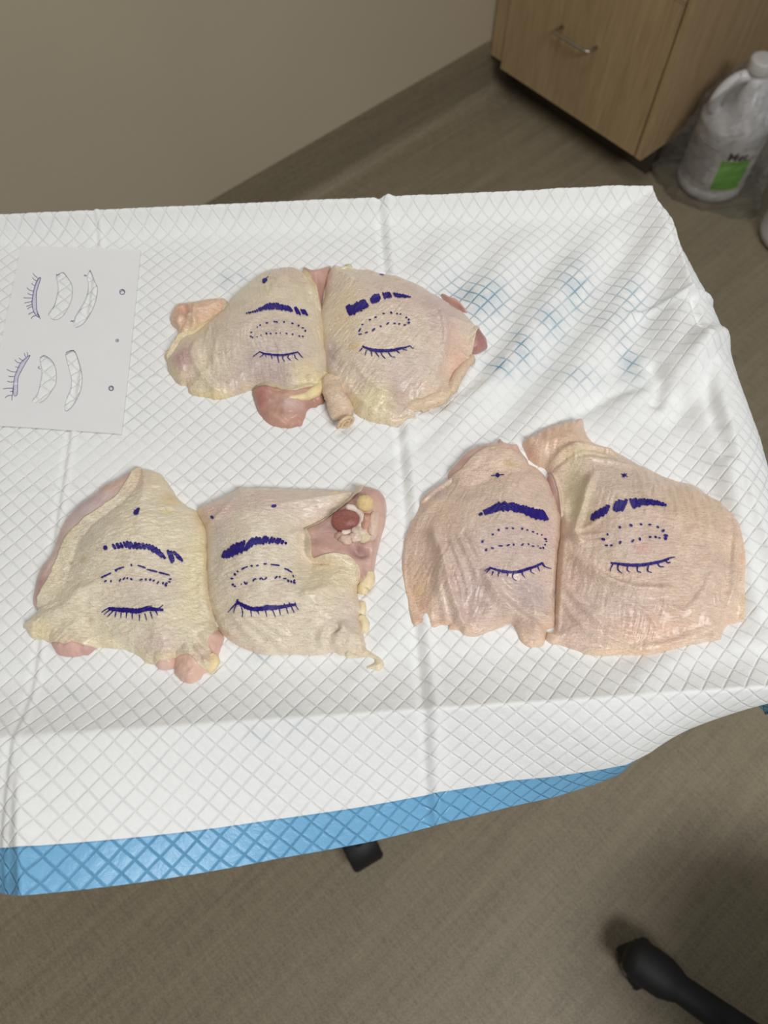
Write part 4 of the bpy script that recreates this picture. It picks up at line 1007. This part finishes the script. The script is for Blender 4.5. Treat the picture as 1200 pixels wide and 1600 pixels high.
ink_set(cv, (s3,), t3, [([(512,517),(520,515)], [16,16], (.2, 1), 20, 14), ([(560,510),(620,500),(680,505),(740,510),(790,530),(840,568)], [17,22,28,25,28,20], (.55, 1), 18, 20), ([(868,565),(880,565)], [36,36], (.25,1), 18, 12), ([(905,560),(925,572)], [34,30], (.8,1), 18, 12)],
        [[(488,682),(545,655)],[(570,638),(615,622)],(570,642,8),(655,612),[(690,614),(735,628)],[(740,636),(800,650)],[(805,652),(868,668)],(870,690),(865,705),(845,722,9),[(505,706),(520,696)],[(540,708),(546,694)],[(588,704),(598,688)],[(608,694),(622,680)],[(630,690),(636,680)],(655,690),[(700,696),(718,690)],(735,692),(760,693,8),[(772,702),(785,694)],[(795,716),(808,702)],(830,712),(850,712)],
        [(530,852),(580,858),(640,862),(690,866),(740,855),(830,858)], [[(540,845),(510,860),(490,875)],[(550,850),(520,872),(505,888)],[(565,855),(540,880),(522,898)],[(570,870),(565,900)],[(600,870),(597,902)],[(630,870),(627,905)],[(660,875),(660,912)],[(700,885),(700,920)],[(730,880),(740,918)],[(760,870),(772,908)],[(790,865),(800,888)],[(790,862),(815,845),(830,832)],[(690,860),(740,842),(770,838)]],
        [(682,320,17),(692,305,10),(670,308,695,330,7)], 340 / 1200, 26)

# ---- thigh 4: near row, middle, bone showing
cv = conv(300, 730, 320 / 1200)
t4 = thigh_root((450, 900), 'chicken thigh with the cut bone end and meat bared at its upper right')
m4 = Field(cv([(960,100),(1060,105),(1110,130),(1135,180),(1140,250),(1130,330),(1110,400),(1095,460),(1080,520),(1070,580),(1060,640),(1045,700),(980,700),(900,640),(760,600),(660,560),(640,460),(640,370),(760,300),(900,190)]), 0.012, 0.010, 0.004, 0.03, 0.009, 0.002, wr=0.0003, wang=2.0, wlen=0.012, seed=33,
           bumps=((575, 790, 0.008, 0.012, 0, 0.004), (505, 868, 0.016, 0.010, -0.4, 0.005), (560, 880, 0.008, 0.014, 0.3, -0.004), (528, 832, 0.02, 0.010, 0.3, -0.004)),
           ridges=[(cv([(940,460),(980,500),(1040,500)]), 0.003, -0.003), (cv([(1060,430),(1070,500),(1050,570)]), 0.003, 0.002)])
f4t = Field(cv([(900,1040),(1000,1045),(1040,1070),(1090,1100),(1120,1130),(1130,1170),(1100,1210),(1060,1200),(1012,1197),(1020,1162),(1062,1140),(1045,1125),(980,1118),(900,1110)]), 0.004, 0.005, 0.003, 0.012, 0.003, wr=0.0005, wang=0.4, seed=38)
s4_ = Field(cv([(20,240),(60,195),(110,170),(170,140),(230,110),(270,85),(350,85),(450,85),(560,90),(660,95),(760,95),(850,100),(930,105),(1000,110),(1005,150),(990,190),(940,225),(860,280),(800,320),(750,350),(690,370),(680,390),(695,430),(705,490),(710,545),(790,530),(870,520),(930,535),(970,580),(985,640),(975,700),(980,760),(1000,830),(985,880),(1005,940),(1010,1000),(1020,1050),(990,1110),(930,1100),(880,1105),(830,1085),(780,1095),(700,1100),(600,1098),(500,1100),(400,1095),(330,1070),(260,1040),(200,1000),(160,960),(140,900),(120,850),(100,780),(86,700),(78,600),(76,500),(84,430),(70,350),(40,290)]),
           0.006, 0.008, 0.018, 0.042, 0.012, 0.001, seed=31, under=(m4, f4t), wang=0.25, jag=0.0008, over=0.0018,
           bumps=((400, 880, 0.04, 0.05, 0, 0.004), (520, 925, 0.025, 0.02, 0, 0.001)),
           ridges=[(cv([(90,330),(180,290),(260,200)]), 0.0025, 0.0012), (cv([(690,375),(640,385),(580,420)]), 0.003, 0.002), (cv([(830,1080),(850,1010),(890,960),(860,960)]), 0.004, 0.0035), (cv([(900,1080),(930,1010),(960,960)]), 0.0035, 0.003), (cv([(780,1080),(760,1010),(800,960)]), 0.003, 0.0025),
                   (cv([(660,750),(700,780),(780,750),(850,720)]), 0.004, 0.002), (cv([(310,900),(400,960),(480,1010),(560,1080)]), 0.0022, 0.0014), (cv([(240,870),(330,980),(420,1050)]), 0.0022, 0.0014), (cv([(380,900),(480,950),(580,1000)]), 0.002, 0.0012), (cv([(160,920),(260,1010),(380,1070)]), 0.0025, 0.0016),
                   (cv([(980,960),(1000,1010),(990,1060)]), 0.003, 0.003), (cv([(700,560),(690,640),(680,720)]), 0.003, -0.0012)])
s4_.mesh('skin', M['skin'], t4, colours((226, 211, 186), ((340, 800, 40, 30, (220, 186, 170), .75), (430, 790, 80, 30, (214, 192, 184), .6), (345, 850, 14, 50, (200, 190, 184), .6), (430, 900, 60, 40, (224, 212, 192), .5), (520, 900, 50, 40, (232, 214, 172), .7), (545, 960, 26, 30, (214, 198, 186), .5), (400, 1000, 80, 22, (226, 212, 184), .4), (560, 870, 30, 14, (230, 212, 170), .6), (380, 1010, 16, 6, (218, 176, 156), .6), (510, 760, 50, 14, (222, 196, 176), .6)), (224, 200, 170), 0.004, 32))
f4t.mesh('skin_flap', M['skin'], t4, colours((230, 214, 178), (), None, 0.004, 38))
m4.mesh('muscle', M['muscle'], t4, colours((194, 148, 132), ((590, 790, 12, 40, (206, 158, 136), .7), (560, 862, 20, 14, (168, 126, 122), .8), (505, 870, 26, 14, (190, 148, 130), .8), (520, 825, 20, 8, (150, 112, 108), .9), (570, 920, 12, 20, (214, 184, 150), .9)), (202, 160, 140), 0.004, 33, 0.09, 0.30))
bw = on_field((m4,), cv([(905, 318), (900, 372), (965, 270), (985, 330), (830, 300)]), 0.0)
def blob(name, ctr, axes, radii, mat, col, parent, na=0.12, seed=0, nu=28, nv=16, hole=None):
    vs = []; fs = []
    for i in range(nv + 1):
        ph = math.pi * i / nv
        for k in range(nu):
            t = 2 * math.pi * k / nu
            n = 1 + na * float(fbm(np.array([math.cos(t) * math.sin(ph) * 1.6 + 4]), np.array([math.sin(t) * math.sin(ph) * 1.6 + math.cos(ph) * 2]), seed)[0])
            v = Vector(ctr) + axes[0] * (math.sin(ph) * math.cos(t) * radii[0] * n) + axes[1] * (math.sin(ph) * math.sin(t) * radii[1] * n) + axes[2] * (math.cos(ph) * radii[2] * n)
            vs.append(v)
    for i in range(nv):
        for k in range(nu): fs.append([i * nu + k, i * nu + (k + 1) % nu, (i + 1) * nu + (k + 1) % nu, (i + 1) * nu + k])
    cc = np.tile(np.array(srgb(col)), (len(vs), 1))
    return link_mesh(name, vs, fs, mat, parent, True, cc)
X_, Y_, Z_ = Vector((1, 0, 0)), Vector((0, 1, 0)), Vector((0, 0, 1))
# cut bone: a tilted disc of red marrow inside a white cartilage ring
bc = Vector(on_field((m4,), cv([(905, 315)]), 0.0015)[0])
bn = Vector((0.10, -0.38, 0.92)).normalized(); bx = Vector((1, 0.15, 0)); bx = (bx - bn * bx.dot(bn)).normalized(); by = bn.cross(bx)
M['marrow'] = flesh_mat('red_marrow', 0.4, 0.1, 1400, 0.9, 0.5)
bone = blob('bone', bc, (bx, by, bn), (0.0108, 0.0085, 0.0034), M['marrow'], (158, 98, 94), t4, 0.10, 3)
ring = [bc + bx * (0.0116 * math.cos(t)) + by * (0.0093 * math.sin(t)) + bn * 0.001 for t in np.linspace(-2.0, 1.5, 26)]
tube('cartilage_rim', ring, [0.0018] + [0.0024] * 24 + [0.0015], M['fat'], bone, 10, np.array(srgb(232, 216, 206)), True, 0.3, 4)
q = Vector(on_field((m4,), cv([(1015, 225)]), 0.0035)[0]); blob('fat', q, (X_, Y_, Z_), (0.0064, 0.0062, 0.006), M['fat'], (232, 206, 152), t4, 0.15, 5)
q = Vector(on_field((m4,), cv([(1062, 345)]), 0.001)[0]); ya = Vector((0.10, 1, 0)).normalized(); blob('cartilage', q, (ya.cross(Z_), ya, Z_), (0.0042, 0.0118, 0.0048), M['fat'], (226, 200, 184), t4, 0.3, 6)
q = Vector(on_field((m4,), cv([(1022, 330)]), 0.0)[0]); blob('cartilage', q, (X_, Y_, Z_), (0.004, 0.008, 0.004), M['fat'], (206, 160, 140), t4, 0.4, 16)
for (x, y, r, c) in ((985, 385, .0048, (228, 206, 190)), (1010, 415, .004, (226, 208, 178)), (960, 412, .0042, (224, 200, 184)), (900, 425, .0040, (222, 192, 174)), (1040, 405, .0036, (228, 200, 180)), (870, 405, .003, (206, 170, 156))):
    q = Vector(on_field((m4,), cv([(x, y)]), 0.0)[0]); blob('gristle', q, (X_, Y_, Z_), (r * 1.25, r, r * 0.8), M['fat'], c, t4, 0.5, int(x), 18, 10)
fold_tube('fat', (m4, s4_), cv, [(1030,600),(1030,650),(1010,700),(1000,750)], [0.004, 0.0050, 0.0048, 0.003], (230, 210, 166), t4, -0.004, 'fat', 11, 0.4)
fold_tube('fat', (s4_,), cv, [(995,800),(1000,830),(990,860)], [0.0025, 0.003, 0.0025], (228, 210, 170), t4, -0.002, 'fat', 12, 0.4)
fold_tube('fat', (s4_,), cv, [(990,880),(1012,920),(1012,970)], [0.0025, 0.0034, 0.0025], (228, 212, 176), t4, -0.002, 'fat', 13, 0.4)
fold_tube('fat', (s4_,), cv, [(790,150),(840,146),(880,150)], [0.0015, 0.002, 0.0015], (226, 190, 150), t4, -0.002, 'fat', 14, 0.3)
ink_set(cv, (s4_,), t4, [([(190,512),(240,490),(300,468)], [26,42,42], (.4, -1), 20, 17), ([(322,462),(360,440),(400,430),(450,430),(500,433),(560,450)], [42,36,28,26,20,6], (.5, -1), 18, 17)],
        [(235,655,8),(252,630,8),(268,612),[(290,602),(312,590)],[(312,590),(328,585)],(350,580),[(376,580),(392,576)],[(420,570),(440,567)],[(462,572),(515,578)],[(542,596),(570,604)],[(560,604),(588,618)],[(592,632),(596,648)],(600,665),(600,678,9),(240,690,8),(252,700),(290,688,5),[(306,672),(316,690)],[(318,690),(326,676)],[(358,672),(366,656)],[(366,656),(378,658)],[(396,660),(408,650)],[(408,650),(420,664)],[(425,662),(440,646)],[(486,656),(502,640)],(515,645),[(535,655),(555,654)],(565,668,9),(582,672,8)],
        [(262,788),(300,812),(350,832),(400,832),(460,826),(520,822),(605,805)], [[(262,798),(240,820),(210,855)],[(262,805),(250,830),(245,858)],[(290,820),(298,850),(295,880)],[(345,835),(350,878)],[(380,835),(395,865)],[(430,835),(440,880)],[(470,830),(490,880)],[(510,825),(520,870)],[(550,818),(565,860)],[(580,812),(600,855)],[(605,795),(612,820),(625,838)],[(270,810),(262,782),(275,778)],[(420,820),(450,812),(470,845)],[(540,800),(560,830)],[(570,795),(585,825)]],
        [(480,230,13),(468,236,495,224,11)], 320 / 1200, 26)
ink_mesh('ink_dot', (s4_,), [(cv([(118,295)]), 11 * 320 / 1200)], t4)

# ---- thigh 5: near row, right pair, left half
cv = conv(610, 660, 290 / 1200)
t5 = thigh_root((760, 880), 'broad pinkish chicken thigh with long skin folds, middle right, pink meat at its top')
m5 = Field(cv([(375,345),(385,290),(430,240),(480,180),(540,140),(620,115),(695,112),(708,75),(740,100),(780,115),(830,122),(852,170),(895,250),(900,400),(760,500),(600,520),(480,500),(400,440)]), 0.010, 0.010, 0.006, 0.03, 0.010, 0.002, wr=0.0002, wang=0.5, seed=43)
m5b = Field(cv([(400,345),(330,380),(270,420),(215,470),(190,530),(240,540),(330,470),(420,400)]), 0.006, 0.006, 0.003, 0.02, 0.006, wr=0.0002, seed=44)
s5 = Field(cv([(640,180),(700,195),(760,205),(830,220),(890,240),(950,265),(1000,310),(1035,370),(1060,440),(1090,520),(1105,600),(1105,680),(1095,780),(1085,880),(1078,980),(1070,1080),(1068,1180),(1068,1280),(1060,1320),(1010,1350),(1000,1430),(940,1450),(880,1440),(840,1400),(820,1340),(780,1300),(720,1320),(650,1350),(580,1375),(520,1385),(470,1370),(440,1345),(380,1335),(370,1310),(320,1315),(250,1335),(190,1300),(150,1305),(130,1240),(110,1160),(90,1080),(80,1000),(75,920),(85,820),(95,740),(120,660),(150,590),(180,520),(220,470),(270,430),(330,390),(400,350),(450,330),(500,280),(560,220)]),
           0.004, 0.006, 0.019, 0.055, 0.008, 0.001, seed=41, under=(m5, m5b), wang=1.15, wlen=0.017, jag=0.0008, lump=0.0010,
           bumps=((790, 840, 0.035, 0.035, 0, 0.004), (655, 930, 0.016, 0.05, 0, -0.005), (720, 965, 0.03, 0.02, 0.5, -0.003), (830, 1005, 0.02, 0.012, 0, -0.003)),
           ridges=[(cv([(270,690),(290,780),(320,850),(340,930),(360,1020),(390,1110),(430,1200),(470,1290),(520,1370)]), 0.0035, 0.0042), (cv([(310,900),(310,1050),(345,1180),(380,1290)]), 0.003, 0.0025),
                   (cv([(570,985),(630,1050),(680,1120),(760,1190),(830,1240),(900,1290),(1000,1350)]), 0.0040, 0.0040), (cv([(590,1230),(680,1190),(760,1230),(830,1310)]), 0.005, 0.003),
                   (cv([(380,780),(420,900),(470,1010),(500,1130)]), 0.002, 0.0014), (cv([(430,760),(470,860),(520,960),(560,1060)]), 0.002, 0.0014), (cv([(480,750),(530,850),(590,960)]), 0.002, 0.0012), (cv([(350,800),(390,930),(440,1060),(480,1190)]), 0.0018, 0.0012),
                   (cv([(640,1010),(720,1080),(820,1130),(960,1160)]), 0.0022, 0.0014), (cv([(700,1020),(800,1070),(920,1090)]), 0.002, 0.0012), (cv([(900,1200),(980,1240),(1060,1240)]), 0.002, 0.001), (cv([(150,700),(200,600),(290,500)]), 0.003, 0.0012), (cv([(1068,700),(1060,900),(1050,1100)]), 0.003, 0.002)])
s5.mesh('skin', M['skin'], t5, colours((218, 192, 172), ((780, 730, 40, 30, (226, 196, 172), .6), (800, 860, 60, 40, (200, 180, 176), .65), (740, 930, 40, 60, (196, 172, 170), .65), (830, 930, 40, 30, (190, 172, 174), .65), (655, 930, 22, 50, (222, 180, 148), .8), (690, 800, 20, 30, (226, 196, 166), .5), (685, 770, 14, 14, (182, 164, 170), .5), (850, 980, 30, 14, (222, 188, 166), .6), (795, 730, 10, 6, (216, 190, 120), .6), (655, 920, 6, 5, (196, 168, 100), .6), (730, 985, 50, 12, (226, 196, 168), .7), (860, 830, 16, 40, (214, 184, 176), .5)), (222, 186, 156), 0.005, 42))
m5.mesh('muscle', M['muscle'], t5, colours((212, 164, 144), ((720, 715, 30, 10, (190, 132, 122), .6), (745, 710, 20, 4, (226, 190, 172), .6), (800, 695, 20, 12, (222, 172, 138), .7)), (200, 146, 128), 0.004, 43, 0.09, 0.30))
m5b.mesh('muscle', M['muscle'], t5, colours((186, 156, 146), (), (160, 134, 128), 0.004, 44, 0.09, 0.30))
ink_set(cv, (s5,), t5, [([(578,598),(590,592)], [9,12], (.4, 1), 16, 12), ([(610,584),(650,570),(700,548),(760,545),(820,555),(880,575),(940,595),(1012,605)], [16,26,32,34,35,38,42,40], (.45, 1), 18, 12.5)],
        [(595,773,9),(662,727,8),(700,698,8),(752,687,8),(792,687,8),(852,690,9),(885,698),(922,710,8),(950,723),(978,730,6),(1003,757,8),(1008,772,6),(1000,793,7),(988,813),(970,815),(955,802,5),(922,803),(893,790,6),[(845,800),(862,786)],(797,793),[(752,800),(772,792)],[(698,800),(726,802)],(660,815,8),[(612,825),(626,820)],(618,830)],
        [(640,940),(700,960),(760,970),(820,970),(870,955),(930,935),(985,908)], [[(650,945),(625,950),(605,965)],[(645,950),(630,962),(620,977)],[(665,965),(655,992)],[(705,970),(697,985),(698,1000)],[(760,975),(755,998)],[(800,975),(788,995),(797,1015),(815,1025)],[(855,965),(853,985),(870,1005)],[(910,945),(908,968),(930,980)],[(950,930),(965,965)],[(985,910),(1000,935),(1018,942),(1042,948)],[(975,915),(990,930),(995,940)]],
        [(693,343,15),(650,346,735,339,6),(693,328,693,360,10)], 290 / 1200, 18)

# ---- thigh 6: near row, right pair, right half
cv = conv(830, 640, 370 / 1200)
t6 = thigh_root((1020, 880), 'widest chicken thigh at the right edge, ribbed skin folded over at its upper left')
m6 = Field(cv([(870,405),(900,392),(945,398),(990,440),(1060,450),(1090,480),(1140,510),(1145,570),(1170,690),(1172,730),(1160,790),(1120,800),(1080,600),(960,500)]), 0.004, 0.005, 0.003, 0.02, 0.006, wr=0.0003, seed=53)
m6b = Field(cv([(85,330),(110,330),(150,420),(160,520),(140,560),(110,470),(90,400)]), 0.006, 0.005, 0.004, 0.02, 0.003, wr=0.0002, seed=54)
ribs = []
for k, x in enumerate(range(540, 1000, 52)):
    y = 330 + (x - 540) * 0.24
    ribs.append((cv([(x - 12, y), (x + 6, y + 70), (x + 14, y + 170), (x + 8, y + 270)]), 0.0030, 0.0016))
for k in range(7):
    x = -10 + k * 42; y = 170 - k * 16
    ribs.append((cv([(x, y), (x + 14, y - 46), (x + 34, y - 86)]), 0.0026, 0.0015))
s6 = Field(cv([(-40,150),(0,120),(60,85),(130,60),(200,40),(265,35),(280,90),(300,130),(340,160),(400,180),(460,205),(520,240),(580,270),(640,300),(700,325),(760,345),(830,360),(890,400),(960,440),(1020,465),(1070,490),(1110,520),(1130,570),(1140,640),(1145,720),(1145,800),(1145,880),(1140,950),(1130,1040),(1080,1085),(1000,1095),(970,1150),(960,1185),(880,1195),(800,1210),(700,1240),(600,1260),(500,1255),(400,1250),(300,1245),(220,1220),(150,1190),(95,1180),(75,1150),(85,1120),(120,1110),(125,1010),(128,900),(130,800),(140,720),(150,640),(150,560),(135,480),(120,400),(90,320),(60,290),(0,260),(-30,215)]),
           0.005, 0.007, 0.019, 0.055, 0.008, 0.001, seed=51, under=(m6, m6b), wang=1.35, wlen=0.017, jag=0.0009, lump=0.0010,
           bumps=((985, 840, 0.045, 0.04, 0, 0.004), (895, 780, 0.010, 0.03, 0.2, -0.006), (860, 690, 0.03, 0.008, 0.3, 0.002), (1150, 900, 0.012, 0.05, 0, -0.005), (900, 960, 0.03, 0.02, 0.4, -0.003)),
           ridges=ribs + [(cv([(100,270),(160,225),(260,205),(360,205),(430,225)]), 0.0035, 0.0045), (cv([(110,310),(200,280),(320,275),(430,290),(520,300)]), 0.003, 0.0028), (cv([(130,290),(240,245),(340,240),(400,250)]), 0.0022, 0.0018),
                   (cv([(300,350),(270,420),(250,510),(225,590),(215,640),(250,690)]), 0.0030, 0.0045), (cv([(230,640),(300,655),(360,660)]), 0.002, 0.0018), (cv([(235,610),(290,600),(340,570)]), 0.002, 0.0014), (cv([(240,670),(310,690),(370,690)]), 0.002, 0.0014), (cv([(170,420),(180,520),(205,600)]), 0.004, 0.002),
                   (cv([(160,600),(150,720),(145,850),(140,1000),(125,1120)]), 0.0035, 0.0024), (cv([(210,740),(280,830),(370,895),(480,935),(600,945),(700,940)]), 0.0030, 0.0030), (cv([(250,760),(330,860),(430,920)]), 0.002, 0.0016), (cv([(640,1000),(760,1040),(850,940),(900,820)]), 0.003, 0.0022), (cv([(700,1080),(790,1060),(860,980)]), 0.0022, 0.0016),
                   (cv([(1020,600),(1030,720),(1020,850),(1000,1000)]), 0.0032, 0.0034), (cv([(1060,640),(1075,780),(1060,900)]), 0.0025, 0.0022), (cv([(1000,1000),(1060,1060),(1120,1030)]), 0.003, 0.002),
                   (cv([(150,1180),(300,1232),(500,1240),(700,1222),(860,1180),(960,1150)]), 0.0045, 0.0042), (cv([(170,960),(230,1060),(330,1150),(480,1200)]), 0.002, 0.0016), (cv([(180,880),(260,1000),(380,1110),(540,1160)]), 0.002, 0.0014), (cv([(420,980),(560,1040),(640,1120)]), 0.002, 0.0012), (cv([(500,1200),(700,1180),(900,1110)]), 0.002, 0.0014), (cv([(900,880),(940,980),(1000,1020)]), 0.0025, 0.0018)])
s6.mesh('skin', M['skin'], t6, colours((220, 194, 172), ((870, 680, 44, 26, (228, 186, 154), .85), (900, 770, 18, 50, (206, 196, 160), .85), (905, 715, 40, 10, (224, 206, 166), .7), (960, 760, 44, 40, (200, 186, 168), .5), (985, 860, 50, 40, (206, 182, 172), .55), (990, 872, 12, 8, (222, 160, 150), .5), (1080, 800, 50, 50, (228, 196, 164), .6), (900, 960, 40, 50, (214, 186, 176), .5), (1020, 980, 60, 24, (226, 182, 160), .6), (890, 905, 14, 20, (222, 178, 166), .5), (970, 950, 50, 24, (206, 184, 176), .5), (1165, 880, 16, 60, (228, 192, 162), .7), (1160, 950, 14, 20, (226, 200, 164), .6), (960, 1020, 80, 8, (232, 204, 168), .6), (1172, 932, 5, 3, (160, 110, 60), .9), (870, 1000, 20, 16, (228, 196, 166), .6)), (226, 190, 158), 0.005, 52))
m6.mesh('muscle', M['muscle'], t6, colours((208, 172, 152), ((1185, 850, 8, 20, (216, 176, 136), .7),), (212, 180, 160), 0.004, 53, 0.09, 0.30))
m6b.mesh('muscle', M['muscle'], t6, colours((190, 150, 140), (), None, 0.004, 54, 0.09, 0.30))
ink_set(cv, (s6,), t6, [([(308,545),(350,525),(392,505)], [22,30,28], (.4, -1), 16, 13), ([(425,490),(455,488),(480,485)], [30,32,28], (.3, -1), 16, 11), ([(512,478),(550,470),(600,470),(640,474),(688,488)], [28,26,22,16,6], (.6, 1), 15, 13)],
        [(448,598),(505,588,9),(556,583),(600,585),(641,597),(668,616,8),(682,640,9),(680,655,9),(650,652,5),(630,648),(602,648),(550,658,8),[(508,674),(520,660)],(450,675,8),(405,690),[(372,690),(388,690)],(364,659,9),(386,634,7)],
        [(402,778),(450,785),(500,790),(550,790),(600,783),(650,772),(695,757)], [[(415,783),(405,800),(398,822)],[(440,788),(438,812),(460,832)],[(490,793),(485,815),(502,826)],[(540,793),(537,818),(556,828)],[(595,790),(588,818),(610,828)],[(640,780),(650,797),(672,798)],[(680,763),(690,778),(706,775)],[(690,756),(728,749)]],
        [(470,335,9),(455,328,488,342,5),(460,345,485,326,5),(472,322,470,348,4)], 370 / 1200, 15)
